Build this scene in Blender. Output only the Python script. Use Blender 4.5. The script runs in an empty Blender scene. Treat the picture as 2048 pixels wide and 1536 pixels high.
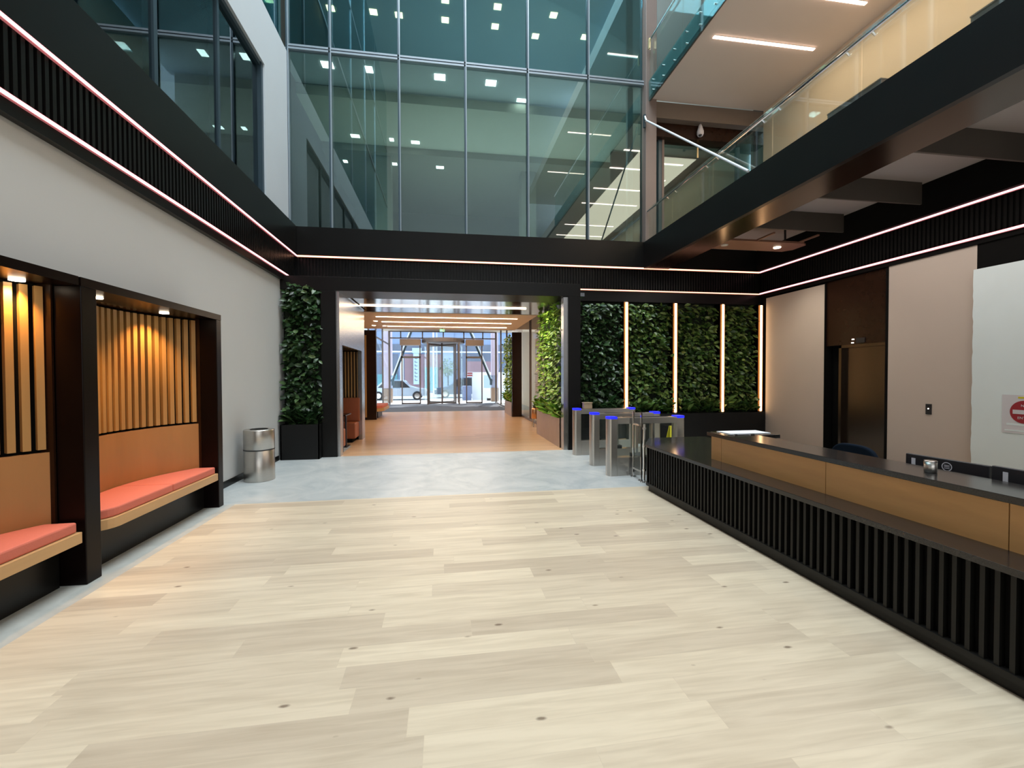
import bpy, bmesh, math, random
from mathutils import Vector, Matrix
from math import sin, cos, pi, radians, sqrt
random.seed(7)
S = bpy.context.scene
COL = S.collection
# ------------------------------------------------------------------ camera
f_px, yaw, pitch, roll = 878.6, 0.153389, -0.0184232, -0.0031906
cy, sy, cp, sp, cr, sr = cos(yaw), sin(yaw), cos(pitch), sin(pitch), cos(roll), sin(roll)
fwd = Vector((sy*cp, cy*cp, sp)); rt = Vector((cy, -sy, 0)); up = rt.cross(fwd)
r2 = rt*cr + up*sr; u2 = up*cr - rt*sr
cam = bpy.data.cameras.new('camera'); cam.sensor_width = 36; cam.lens = f_px*36/2048
cam.clip_start = .05; cam.clip_end = 300
co = bpy.data.objects.new('camera', cam); COL.objects.link(co)
co.matrix_world = Matrix(((r2.x, u2.x, -fwd.x, 0), (r2.y, u2.y, -fwd.y, 0), (r2.z, u2.z, -fwd.z, 1.7), (0, 0, 0, 1)))
S.camera = co
# ------------------------------------------------------------------ world, daylight, fill lights, exposure
W = bpy.data.worlds.new('sky'); S.world = W; W.use_nodes = True
bg = W.node_tree.nodes['Background']; bg.inputs[0].default_value = (.70, .84, 1, 1); bg.inputs[1].default_value = 3.4
S.view_settings.view_transform = 'Standard'; S.view_settings.look = 'None'
S.view_settings.exposure = 0.0; S.view_settings.gamma = 1; S.view_settings.use_curve_mapping = False
S.cycles.max_bounces = 7; S.cycles.diffuse_bounces = 3; S.cycles.glossy_bounces = 4
S.cycles.transparent_max_bounces = 24; S.cycles.transmission_bounces = 4
S.cycles.sample_clamp_indirect = 4; S.cycles.caustics_reflective = False; S.cycles.caustics_refractive = False
S.cycles.use_denoising = True

def lamp(name, kind, loc, energy, color=(1, 1, 1), size=(1, 1), rot=(0, 0, 0), **k):
    L = bpy.data.lights.new(name, kind); L.energy = energy; L.color = color
    if kind == 'AREA':
        L.shape = 'RECTANGLE'; L.size, L.size_y = size
    for a, b in k.items(): setattr(L, a, b)
    o = bpy.data.objects.new(name, L); o.location = loc; o.rotation_euler = rot; COL.objects.link(o); return o
lamp('skylight_daylight', 'AREA', (.8, 5.6, 19.6), 3900, (.88, .95, 1), (8.2, 9.6))
lamp('rear_area_light', 'AREA', (1.5, -6.8, 4.2), 170, (.95, .97, 1), (8, 5), (radians(90), 0, 0))  # broad unseen light behind the camera; wall_back is built without a window
lamp('office_fill', 'AREA', (2, 13.5, 6.2), 240, (.95, 1, .95), (9, 5), (radians(180), 0, 0))  # added uplight inside the office, brightens its ceiling; no such source there
lamp('office_fill_upper', 'AREA', (2, 14.5, 10.4), 95, (.85, .97, 1), (9, 5), (radians(180), 0, 0))  # added uplight for the upper office ceiling, stands for no fitting
lamp('left_office_fill', 'AREA', (-5.5, 5, 5.4), 60, (.9, 1, 1), (2, 9), (radians(180), 0, 0))  # unseen fill added to lift the left office behind the glass
lamp('street_sun', 'SUN', (0, 40, 20), 6.5, (1, .97, .92), rot=(radians(-38), radians(12), 0), angle=.05)

# ------------------------------------------------------------------ materials
def nt(name):
    m = bpy.data.materials.new(name); m.use_nodes = True
    return m, m.node_tree, m.node_tree.nodes['Principled BSDF']
def setp(p, **k):
    for a, b in k.items():
        a = a.replace('_', ' ')
        if a in p.inputs: p.inputs[a].default_value = b
def c4(c): return (c[0], c[1], c[2], 1)
def M(name, col, rough=.5, metal=0, var=.08, scale=6, stretch=(1, 1, 1), bump=0, spec=.5, coat=0):
    m, t, p = nt(name); N, L = t.nodes, t.links
    tc = N.new('ShaderNodeTexCoord'); mp = N.new('ShaderNodeMapping'); mp.inputs['Scale'].default_value = stretch
    nz = N.new('ShaderNodeTexNoise'); nz.inputs['Scale'].default_value = scale; nz.inputs['Detail'].default_value = 4
    mx = N.new('ShaderNodeMix'); mx.data_type = 'RGBA'
    mx.inputs[6].default_value = c4([max(0, c*(1-var)) for c in col]); mx.inputs[7].default_value = c4([min(1, c*(1+var)) for c in col])
    L.new(tc.outputs['Object'], mp.inputs[0]); L.new(mp.outputs[0], nz.inputs['Vector']); L.new(nz.outputs['Fac'], mx.inputs[0]); L.new(mx.outputs[2], p.inputs['Base Color'])
    setp(p, Roughness=rough, Metallic=metal, Specular_IOR_Level=spec, Coat_Weight=coat)
    if bump:
        b = N.new('ShaderNodeBump'); b.inputs['Strength'].default_value = bump; b.inputs['Distance'].default_value = .01
        L.new(nz.outputs['Fac'], b.inputs['Height']); L.new(b.outputs[0], p.inputs['Normal'])
    return m
def planks(name, c1, c2, w=1.45, h=.19, rough=.35, knots=True, along='X'):
    m, t, p = nt(name); N, L = t.nodes, t.links
    tc = N.new('ShaderNodeTexCoord'); mp = N.new('ShaderNodeMapping')
    if along == 'Y': mp.inputs['Rotation'].default_value = (0, 0, pi/2)
    L.new(tc.outputs['Object'], mp.inputs[0])
    # every row of planks is shifted by its own random amount
    sx = N.new('ShaderNodeSeparateXYZ'); L.new(mp.outputs[0], sx.inputs[0])
    dv = N.new('ShaderNodeMath'); dv.operation = 'DIVIDE'; dv.inputs[1].default_value = h; L.new(sx.outputs[1], dv.inputs[0])
    fl = N.new('ShaderNodeMath'); fl.operation = 'FLOOR'; L.new(dv.outputs[0], fl.inputs[0])
    wn = N.new('ShaderNodeTexWhiteNoise'); wn.noise_dimensions = '1D'; L.new(fl.outputs[0], wn.inputs['W'])
    sh = N.new('ShaderNodeMath'); sh.operation = 'MULTIPLY_ADD'; sh.inputs[1].default_value = w*3; L.new(wn.outputs['Value'], sh.inputs[0]); L.new(sx.outputs[0], sh.inputs[2])
    cx_ = N.new('ShaderNodeCombineXYZ'); L.new(sh.outputs[0], cx_.inputs[0]); L.new(sx.outputs[1], cx_.inputs[1])
    b = N.new('ShaderNodeTexBrick'); b.offset = 0; b.squash = 1
    for k, v in (('Scale', 1), ('Mortar Size', .0012), ('Mortar Smooth', .2), ('Bias', 0), ('Brick Width', w), ('Row Height', h)): b.inputs[k].default_value = v
    b.inputs['Color1'].default_value = (0, 0, 0, 1); b.inputs['Color2'].default_value = (1, 1, 1, 1); b.inputs['Mortar'].default_value = (.3, .3, .3, 1)
    L.new(cx_.outputs[0], b.inputs['Vector'])
    rp = N.new('ShaderNodeValToRGB'); e = rp.color_ramp.elements
    e[0].color = c4(c2); e[1].color = c4(c1)
    mid = rp.color_ramp.elements.new(.45); mid.color = c4([(a*.55+d*.45) for a, d in zip(c1, c2)])
    L.new(b.outputs['Color'], rp.inputs[0])
    # grain
    g = N.new('ShaderNodeMapping'); g.inputs['Scale'].default_value = (1.1, 14, 1); L.new(mp.outputs[0], g.inputs[0])
    n1 = N.new('ShaderNodeTexNoise'); n1.inputs['Scale'].default_value = 1.6; n1.inputs['Detail'].default_value = 6; n1.inputs['Distortion'].default_value = .6
    ad = N.new('ShaderNodeVectorMath'); ad.operation = 'ADD'; L.new(g.outputs[0], ad.inputs[0])
    sc = N.new('ShaderNodeVectorMath'); sc.operation = 'SCALE'; sc.inputs[3].default_value = 7.3; L.new(b.outputs['Color'], sc.inputs[0]); L.new(sc.outputs[0], ad.inputs[1])
    L.new(ad.outputs[0], n1.inputs['Vector'])
    gr = N.new('ShaderNodeValToRGB'); gr.color_ramp.elements[0].position = .28; gr.color_ramp.elements[1].position = .62
    gr.color_ramp.elements[0].color = (.87, .85, .83, 1); gr.color_ramp.elements[1].color = (1.05, 1.05, 1.05, 1)
    L.new(n1.outputs['Fac'], gr.inputs[0])
    mu = N.new('ShaderNodeMix'); mu.data_type = 'RGBA'; mu.blend_type = 'MULTIPLY'; mu.inputs[0].default_value = 1
    L.new(rp.outputs[0], mu.inputs[6]); L.new(gr.outputs[0], mu.inputs[7]); last = mu.outputs[2]
    if knots:
        k = N.new('ShaderNodeMapping'); k.inputs['Scale'].default_value = (1.9, 4.2, 1); L.new(mp.outputs[0], k.inputs[0])
        v = N.new('ShaderNodeTexVoronoi'); v.inputs['Scale'].default_value = 1.25; L.new(k.outputs[0], v.inputs['Vector'])
        n2 = N.new('ShaderNodeTexNoise'); n2.inputs['Scale'].default_value = 25; L.new(mp.outputs[0], n2.inputs['Vector'])
        s2 = N.new('ShaderNodeMath'); s2.operation = 'MULTIPLY_ADD'; s2.inputs[1].default_value = .035; L.new(n2.outputs['Fac'], s2.inputs[0]); L.new(v.outputs['Distance'], s2.inputs[2])
        kr = N.new('ShaderNodeValToRGB'); kr.color_ramp.elements[0].position = .055; kr.color_ramp.elements[1].position = .10
        kr.color_ramp.elements[0].color = (.27, .22, .2, 1); kr.color_ramp.elements[1].color = (1, 1, 1, 1)
        L.new(s2.outputs[0], kr.inputs[0])
        m2 = N.new('ShaderNodeMix'); m2.data_type = 'RGBA'; m2.blend_type = 'MULTIPLY'; m2.inputs[0].default_value = .85
        L.new(last, m2.inputs[6]); L.new(kr.outputs[0], m2.inputs[7]); last = m2.outputs[2]
    L.new(last, p.inputs['Base Color']); setp(p, Roughness=rough, Specular_IOR_Level=.35)
    return m
def stone(name, c1, c2, scale=1.6, rough=.4):
    m, t, p = nt(name); N, L = t.nodes, t.links
    tc = N.new('ShaderNodeTexCoord'); n1 = N.new('ShaderNodeTexNoise'); n1.inputs['Scale'].default_value = scale; n1.inputs['Detail'].default_value = 8; n1.inputs['Roughness'].default_value = .65; n1.inputs['Distortion'].default_value = 1.2
    L.new(tc.outputs['Object'], n1.inputs['Vector'])
    r = N.new('ShaderNodeValToRGB'); r.color_ramp.elements[0].position = .35; r.color_ramp.elements[1].position = .65
    r.color_ramp.elements[0].color = c4(c2); r.color_ramp.elements[1].color = c4(c1)
    L.new(n1.outputs['Fac'], r.inputs[0]); L.new(r.outputs[0], p.inputs['Base Color']); setp(p, Roughness=rough)
    return m
def glass(name, tint, refl=.08, rough=0.0, edge=.5, gcol=(.9, .97, 1)):
    m = bpy.data.materials.new(name); m.use_nodes = True; t = m.node_tree; N, L = t.nodes, t.links
    N.remove(N['Principled BSDF']); out = N['Material Output']
    tr = N.new('ShaderNodeBsdfTransparent'); tr.inputs[0].default_value = c4(tint)
    gl = N.new('ShaderNodeBsdfGlossy'); gl.inputs['Roughness'].default_value = rough; gl.inputs[0].default_value = c4(gcol)
    lw = N.new('ShaderNodeFresnel'); lw.inputs[0].default_value = 1.5
    ma = N.new('ShaderNodeMath'); ma.operation = 'MULTIPLY_ADD'; ma.inputs[1].default_value = edge; ma.inputs[2].default_value = refl
    L.new(lw.outputs[0], ma.inputs[0]); mx = N.new('ShaderNodeMixShader'); L.new(ma.outputs[0], mx.inputs[0]); L.new(tr.outputs[0], mx.inputs[1]); L.new(gl.outputs[0], mx.inputs[2]); L.new(mx.outputs[0], out.inputs[0])
    return m
def emit(name, col, s):
    m, t, p = nt(name); setp(p, Base_Color=c4(col), Emission_Color=c4(col), Emission_Strength=s, Roughness=.5); return m
def leafmat(name, cols, trans=.25):
    m, t, p = nt(name); N, L = t.nodes, t.links
    g = N.new('ShaderNodeNewGeometry'); r = N.new('ShaderNodeValToRGB'); r.color_ramp.interpolation = 'LINEAR'
    el = r.color_ramp.elements
    while len(el) < len(cols): el.new(.5)
    for i, c in enumerate(cols): el[i].position = i/(len(cols)-1); el[i].color = c4(c)
    L.new(g.outputs['Random Per Island'], r.inputs[0]); L.new(r.outputs[0], p.inputs['Base Color'])
    setp(p, Roughness=.38, Specular_IOR_Level=.45); return m

mt = {}
mt['plank'] = planks('pale_oak_planks', (.69, .605, .455), (.525, .445, .335))
mt['tplank'] = planks('honey_oak_planks', (.72, .46, .27), (.62, .38, .21), 1.6, .16, .3, False)
mt['stone'] = stone('pale_grey_stone', (.58, .605, .59), (.41, .455, .46), 1.5, .33)
mt['border'] = stone('grey_concrete_border', (.47, .49, .46), (.38, .40, .375), 3, .5)
mt['mat'] = M('entrance_mat_grey', (.13, .14, .17), .9, var=.2, scale=60, bump=.3)
mt['wall'] = M('warm_white_paint', (.575, .585, .57), .7, var=.02, scale=2)
mt['white'] = M('cool_white_paint', (.60, .675, .72), .6, var=.02, scale=2)
mt['cream'] = M('cream_paint', (.74, .60, .43), .6, var=.03, scale=2)
mt['soffit'] = M('white_soffit', (.66, .62, .56), .6, var=.02, scale=2)
mt['ceil'] = M('pale_ceiling_board', (.42, .385, .385), .6, var=.03, scale=3)
mt['black'] = M('black_lacquered_metal', (.0075, .0072, .0068), .30, var=.25, scale=2, spec=.22)
mt['slat_b'] = M('black_slat', (.008, .0076, .0066), .45, var=.2, scale=4, spec=.25)
mt['blackmatte'] = M('black_matte', (.004, .0038, .0036), .8, var=.2, spec=.1)
mt['fin'] = M('dark_brown_fin', (.0045, .0022, .002), .3, var=.2, spec=.14)
mt['alc'] = M('dark_brown_lacquer', (.020, .008, .004), .25, var=.25, spec=.3)
mt['bronze'] = M('bronze_metal', (.068, .045, .031), .2, 1, var=.12, scale=3, stretch=(1, .1, 1))
mt['steel'] = M('brushed_stainless', (.53, .50, .46), .33, 1, var=.12, scale=8, stretch=(1, 1, 60))
mt['steelh'] = M('polished_chrome', (.72, .72, .72), .12, 1, var=.05)
mt['liftst'] = M('dark_stainless_door', (.125, .10, .08), .27, 1, var=.12, scale=6, stretch=(8, 8, .2))
mt['tunmet'] = M('satin_metal_panel', (.46, .45, .445), .27, 1, var=.07, scale=3, stretch=(.3, .3, 8))
mt['tunceil'] = M('mirror_metal_ceiling', (.58, .58, .62), .13, 1, var=.05, scale=1.5)
mt['beige'] = M('beige_ceiling', (.86, .72, .57), .6, var=.02)
mt['oak'] = M('oak_veneer', (.44, .215, .075), .42, var=.16, scale=3, stretch=(1.5, 1.5, .35))
mt['oakslat'] = M('oak_slats', (.46, .26, .09), .45, var=.14, scale=5, stretch=(3, 3, .3))
mt['oakpale'] = M('oak_bench_board', (.54, .33, .15), .4, var=.12, scale=4, stretch=(3, .4, 3))
mt['oakdesk'] = M('oak_desk_front', (.60, .335, .125), .42, var=.12, scale=3, stretch=(.8, .8, 6))
mt['coral'] = M('coral_fabric', (.60, .165, .115), .85, var=.05, scale=80, bump=.1)
mt['orange'] = M('orange_leather', (.40, .115, .045), .5, var=.1, scale=6)
mt['granite'] = M('dark_polished_granite', (.018, .0165, .016), .16, var=.45, scale=160, spec=.5)
mt['mull'] = M('grey_blue_aluminium', (.30, .36, .41), .4, .4, var=.08)
mt['mulld'] = M('dark_blue_aluminium', (.05, .085, .11), .4, .4, var=.08)
mt['greycol'] = M('grey_column_paint', (.19, .155, .14), .5, var=.05)
mt['panel'] = M('taupe_wall_panel', (.55, .465, .40), .6, var=.03, scale=2)
mt['hoard'] = M('white_hoarding', (.76, .86, .88), .6, var=.03, scale=3)
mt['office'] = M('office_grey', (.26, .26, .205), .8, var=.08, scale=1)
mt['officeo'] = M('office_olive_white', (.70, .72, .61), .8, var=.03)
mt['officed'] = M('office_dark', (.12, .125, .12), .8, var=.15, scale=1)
mt['officel'] = M('office_pale', (.72, .82, .84), .8, var=.04, scale=1)
mt['baffle2'] = M('taupe_lintel_paint', (.15, .125, .10), .6, var=.05)
mt['baffle'] = M('grey_baffle', (.075, .066, .056), .5, var=.06)
mt['raft'] = M('copper_brown_raft', (.27, .145, .095), .42, .3, var=.08)
mt['planter'] = M('black_planter', (.007, .007, .007), .45, var=.1, spec=.25)
mt['brplanter'] = M('bronze_planter', (.40, .27, .20), .4, .05, var=.1)
mt['soil'] = M('dark_felt_backing', (.012, .018, .008), .9, var=.5, scale=20, bump=.5)
mt['leaf'] = leafmat('shade_leaves', [(.005, .017, .004), (.011, .036, .009), (.022, .062, .017), (.045, .10, .035), (.095, .16, .055)])
mt['leaf2'] = leafmat('mixed_leaves', [(.012, .036, .007), (.028, .075, .013), (.065, .135, .025), (.12, .20, .04), (.19, .24, .07)])
mt['leaf3'] = leafmat('bright_leaves', [(.045, .12, .012), (.11, .25, .018), (.20, .38, .03), (.32, .50, .05), (.50, .60, .14)])
mt['glassT'] = glass('teal_curtain_glass', (.47, .58, .57), .13, edge=.5, gcol=(.80, .96, 1))
mt['glassU'] = glass('teal_upper_glass', (.38, .55, .58), .14, edge=.6, gcol=(.60, .93, 1))
mt['glassL'] = glass('dark_teal_glass', (.34, .48, .48), .14, edge=.9)
mt['glassB'] = glass('balustrade_glass', (.93, .97, .95), .008, edge=.25)
mt['glassC'] = glass('clear_glass', (.975, .99, .985), .005, edge=.13)
mt['glassE'] = glass('edge_glass_teal', (.78, .92, .91), .04, edge=.3)
mt['frost'] = glass('frosted_film', (.80, .90, .97), .10, .3)
mt['navy'] = M('navy_fabric', (.004, .009, .017), .85, var=.15, scale=60, spec=.08)
mt['plastic'] = M('black_plastic', (.018, .018, .021), .4, var=.1)
mt['yellow'] = M('yellow_plastic', (.72, .63, .03), .5, var=.04)
mt['paper'] = M('white_paper', (.80, .84, .88), .6, var=.02)
mt['red'] = M('sign_red', (.33, .02, .03), .5, var=.05)
mt['signw'] = M('sign_white', (.66, .66, .70), .5, var=.02)
mt['gold'] = M('brass_numeral', (.85, .72, .42), .35, .6, var=.05)
mt['copper'] = M('copper_metal', (.75, .40, .20), .3, 1, var=.08)
mt['card'] = M('tan_card', (.42, .31, .20), .7, var=.08)
mt['pink'] = M('pink_render_column', (.62, .52, .62), .7, var=.05)
mt['street'] = M('pale_paving', (.72, .72, .70), .8, var=.05, scale=3)
mt['bldb'] = M('blue_grey_facade', (.20, .27, .42), .6, var=.15, scale=.8)
mt['bldd'] = M('dark_slate_facade', (.12, .14, .19), .7, var=.2, scale=.8)
mt['bldr'] = M('brown_red_facade', (.26, .17, .19), .7, var=.15, scale=.8)
mt['teal'] = M('teal_shopfront', (.10, .30, .33), .4, var=.2, scale=1)
mt['tealplate'] = M('teal_edge_plate', (.20, .29, .30), .5, var=.05)
mt['carS'] = M('silver_blue_car_paint', (.42, .50, .60), .25, .3, var=.03, coat=.6)
mt['carD'] = M('dark_blue_car_paint', (.06, .09, .16), .25, .2, var=.05, coat=.6)
mt['tyre'] = M('tyre_rubber', (.02, .02, .022), .8, var=.1)
mt['bluep'] = M('blue_grey_panel', (.20, .25, .42), .6, var=.05)
mt['bluepale'] = M('pale_blue_cloth', (.42, .55, .72), .7, var=.05)
mt['brown'] = M('brown_box_metal', (.36, .24, .17), .4, .3, var=.06)
mt['frame'] = M('taupe_door_frame', (.23, .185, .17), .4, .5, var=.06)
mt['led'] = emit('led_pink_white', (1, .47, .50), 2.5)
mt['ledw'] = emit('led_warm_white', (1, .50, .33), 2.7)
mt['ledv'] = emit('led_amber_white', (1, .66, .34), 7.5)
mt['ledt'] = emit('led_tunnel_white', (1, .72, .46), 13)
mt['ledp'] = emit('led_peach_soffit', (1, .68, .55), 11)
mt['bloomp'] = emit('bloom_edge_pink', (1, .32, .36), .16)  # dim emission that paints a bloom halo beside the pink lines
mt['bloomw'] = emit('bloom_edge_warm', (1, .33, .17), .2)  # same painted bloom halo for the warm lines
mt['blooma'] = emit('bloom_edge_amber', (1, .36, .09), .34)  # same painted bloom halo for the upright amber lines
mt['spot'] = emit('downlight_glow', (1, .82, .60), 14)
mt['off1'] = emit('office_panel_glow', (1, .97, .93), 16)
mt['off2'] = emit('office_panel_warm_glow', (1, .66, .32), 16)
mt['blue'] = emit('blue_light_cap', (.012, .018, 1), 1.1)
mt['green'] = emit('exit_green_glow', (.25, .8, .45), 1.2)
mt['indic'] = emit('indicator_glow', (1, .9, .8), 3)

# ------------------------------------------------------------------ mesh helpers
def box(bm, x0, x1, y0, y1, z0, z1):
    v = [bm.verts.new((x, y, z)) for z in (z0, z1) for y in (y0, y1) for x in (x0, x1)]
    for q in ((0, 2, 3, 1), (4, 5, 7, 6), (0, 1, 5, 4), (2, 6, 7, 3), (0, 4, 6, 2), (1, 3, 7, 5)): bm.faces.new([v[i] for i in q])
    return bm
def B(*a): return box(bmesh.new(), *a)
def BB(*lst):
    bm = bmesh.new()
    for a in lst: box(bm, *a)
    return bm
def prism(bm, pts, z0, z1, axis='z'):
    def P(a, b, c): return {'z': (a, b, c), 'x': (c, a, b), 'y': (a, c, b)}[axis]
    lo = [bm.verts.new(P(a, b, z0)) for a, b in pts]; hi = [bm.verts.new(P(a, b, z1)) for a, b in pts]
    n = len(pts)
    bm.faces.new(lo[::-1]); bm.faces.new(hi)
    for i in range(n): bm.faces.new((lo[i], lo[(i+1) % n], hi[(i+1) % n], hi[i]))
    return bm
def tube(bm, p0, p1, r, seg=12, r1=None):
    p0, p1 = Vector(p0), Vector(p1); d = (p1-p0).normalized(); a = d.orthogonal().normalized(); b = d.cross(a)
    r1 = r if r1 is None else r1
    A = [bm.verts.new(p0 + r*(a*cos(2*pi*i/seg)+b*sin(2*pi*i/seg))) for i in range(seg)]
    C = [bm.verts.new(p1 + r1*(a*cos(2*pi*i/seg)+b*sin(2*pi*i/seg))) for i in range(seg)]
    bm.faces.new(A[::-1]); bm.faces.new(C)
    for i in range(seg): bm.faces.new((A[i], A[(i+1) % seg], C[(i+1) % seg], C[i]))
    return bm
def T(*a, **k): return tube(bmesh.new(), *a, **k)
def lathe(bm, prof, cx, cy_, seg=40):
    rings = []
    for r, z in prof: rings.append([bm.verts.new((cx+r*cos(2*pi*i/seg), cy_+r*sin(2*pi*i/seg), z)) for i in range(seg)])
    for a, b in zip(rings, rings[1:]):
        for i in range(seg): bm.faces.new((a[i], a[(i+1) % seg], b[(i+1) % seg], b[i]))
    bm.faces.new(rings[0][::-1]); bm.faces.new(rings[-1])
    return bm
def obj(name, bm, mat, parent=None, bev=0, smooth=False):
    bmesh.ops.recalc_face_normals(bm, faces=bm.faces)
    me = bpy.data.meshes.new(name)
    if parent is not None:
        off = parent.location.copy(); q = parent.parent
        while q is not None: off += q.location; q = q.parent
        bmesh.ops.translate(bm, verts=bm.verts, vec=-off)
    if smooth:
        for fc in bm.faces: fc.smooth = True
    bm.to_mesh(me); bm.free(); me.materials.append(mt[mat])
    o = bpy.data.objects.new(name, me); COL.objects.link(o)
    if parent is not None: o.parent = parent
    if bev:
        md = o.modifiers.new('edge', 'BEVEL'); md.width = bev; md.segments = 2; md.limit_method = 'ANGLE'
    return o
def tag(o, label, cat, group=None, kind=None):
    o['label'] = label; o['category'] = cat
    if group: o['group'] = group
    if kind: o['kind'] = kind
    return o
def thing(name, label, cat, loc=(0, 0, 0), group=None):
    o = bpy.data.objects.new(name, None); o.empty_display_size = .1; COL.objects.link(o); o.location = loc
    return tag(o, label, cat, group)
def struct(name, bm, mat, parent=None, bev=0):
    o = obj(name, bm, mat, parent, bev); o['kind'] = 'structure'; return o
def structs(name, mat, *lst):
    for b in lst: struct(name, B(*b), mat)
def parts(name, mat, parent, *lst, bev=0):
    for b in lst: obj(name, B(*b), mat, parent, bev)
def estruct(name, loc=(0, 0, 0)):
    o = bpy.data.objects.new(name, None); o.location = loc; COL.objects.link(o); o['kind'] = 'structure'; return o
def dup(root, loc, label=None):
    r = root.copy(); COL.objects.link(r); r.location = loc
    if label: r['label'] = label
    for ch in list(root.children):
        c = ch.copy(); COL.objects.link(c); c.parent = r
        for g in list(ch.children):
            d = g.copy(); COL.objects.link(d); d.parent = c
    return r
def text(name, body, size, mat, parent, loc, rot, ext=.003, align='CENTER'):
    cu = bpy.data.curves.new(name, 'FONT'); cu.body = body; cu.size = size; cu.extrude = ext; cu.align_x = align; cu.align_y = 'CENTER'
    cu.materials.append(mt[mat]); tmp = bpy.data.objects.new(name, cu); COL.objects.link(tmp)
    bpy.context.view_layer.update()
    me = bpy.data.meshes.new_from_object(tmp.evaluated_get(bpy.context.evaluated_depsgraph_get()))
    bpy.data.objects.remove(tmp); bpy.data.curves.remove(cu); me.name = name
    o = bpy.data.objects.new(name, me); COL.objects.link(o)
    if parent is not None:
        o.parent = parent; loc = Vector(loc) - parent.location
    o.location = loc; o.rotation_euler = rot; return o
def leaves(n, place, size, mat, name, parent, seed=1, droop=.5, aspect=.5, lim=None):
    """place(rng) -> (point, outward normal); builds n folded leaf blades as one mesh"""
    rng = random.Random(seed); V, F = [], []
    for _ in range(n):
        p, nrm = place(rng); p, nrm = Vector(p), Vector(nrm)
        s = size*rng.uniform(.55, 1.35)
        side = nrm.cross(Vector((0, 0, 1))).normalized()
        a = rng.uniform(-1.25, 1.25)
        d = (nrm*rng.uniform(.25, 1.0) + side*sin(a)*.95 + Vector((0, 0, -droop*rng.uniform(-.6, 1.4)))).normalized()
        w = d.cross(nrm + Vector((rng.uniform(-.4, .4), rng.uniform(-.4, .4), rng.uniform(.2, 1.1)))).normalized()
        u = w.cross(d).normalized()
        if u.z < 0: u = -u
        ww = s*aspect*.5; i = len(V)
        V += [p, p+d*s*.30+w*ww*.85+u*s*.06, p+d*s*.62+w*ww+u*s*.05, p+d*s-u*s*.12, p+d*s*.62-w*ww+u*s*.05, p+d*s*.30-w*ww*.85+u*s*.06, p+d*s*.46-u*s*.02]
        F += [(i, i+1, i+6), (i+1, i+2, i+6), (i+2, i+3, i+6), (i+3, i+4, i+6), (i+4, i+5, i+6), (i+5, i, i+6)]
    if lim:
        for v in V:
            for k in range(3):
                if lim[k]: v[k] = min(max(v[k], lim[k][0]), lim[k][1])
    me = bpy.data.meshes.new(name); off = parent.location if parent else Vector()
    me.from_pydata([v-off for v in V], [], F); me.materials.append(mt[mat])
    for pl in me.polygons: pl.use_smooth = True
    o = bpy.data.objects.new(name, me); COL.objects.link(o); o.parent = parent; return o

# ================================================================== SETTING
struct('floor', B(-2.76, 8.3, -8, 6.32, -.1, 0), 'plank')
struct('floor_stone', BB((-3.6, 8.6, 6.32, 9.76, -.1, 0), (2.83, 8.6, 9.76, 11.2, -.1, 0), (-3.6, -2.24, 9.76, 11.2, -.1, 0)), 'stone')
struct('floor_border', B(-3.9, -2.76, -8, 6.32, -.1, 0), 'border')
struct('floor_tunnel', BB((-2.24, 2.83, 9.76, 11.2, -.1, 0), (-3.4, 4.6, 11.2, 21.5, -.1, 0)), 'tplank')
struct('floor_lobby', BB((-3.8, 4.6, 21.5, 27.6, -.1, -.03), (-3.8, -3.3, 21.5, 27.6, -.03, 0), (3.15, 4.6, 21.5, 27.6, -.03, 0)), 'border')
tag(obj('entrance_mat', B(-3.3, 3.15, 21.5, 27.45, -.03, -.001), 'mat'), 'dark grey recessed entrance mat before the revolving door', 'mat')
# left wall with the seating recess
struct('wall_left', BB((-3.5, -3.33, 6.325, 9.9, 0, 3.9), (-3.5, -3.33, -8, 6.325, 2.515, 3.9), (-3.5, -3.33, -8, 1.95, 0, 2.515)), 'wall'); struct('wall_left_recess', B(-4.0, -3.81, 1.9, 6.35, 0, 2.6), 'blackmatte')
struct('baseboard_left', B(-3.33, -3.318, 6.32, 9.5, 0, .1), 'black')
def slatrun(bm, a0, a1, pitch, w, fn):
    n = int((a1-a0)/pitch)
    for i in range(n): fn(bm, a0+i*pitch, a0+i*pitch+w)
    return bm
# black fascia beams round the hall: trim_1 left, trim_2 far, trim_3 right, each with its slatted band below
bm = BB((-3.5, -3.25, -6, 10.5, 4.42, 5.07), (-3.5, -3.33, -6, 10.5, 3.9, 4.42), (-3.5, -3.26, -6, 10.5, 3.70, 3.815), (-3.34, -3.29, -6, 10.5, 3.815, 4.42))
slatrun(bm, -5.9, 10.45, .07, .036, lambda b, p, q: box(b, -3.29, -3.265, p, q, 3.815, 4.42)); struct('trim_1', bm, 'black')
bm = BB((-3.5, 8.5, 10.52, 10.75, 4.42, 5.07), (-3.5, 8.5, 10.6, 10.75, 3.55, 4.42), (3.1, 8.3, 10.54, 10.6, 3.56, 3.82))
slatrun(bm, -3.25, 8.25, .07, .036, lambda b, p, q: box(b, p, q, 10.57, 10.6, 3.82, 4.42)); struct('trim_2', bm, 'black')
bm = BB((8.30, 8.6, -6, 10.52, 3.74, 4.42), (8.15, 8.6, -6, 10.52, 4.42, 5.0), (8.27, 8.31, -6, 10.52, 3.74, 3.82))
slatrun(bm, -5.9, 10.5, .07, .036, lambda b, p, q: box(b, 8.275, 8.30, p, q, 3.82, 4.42)); struct('trim_3', bm, 'blackmatte')
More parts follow.
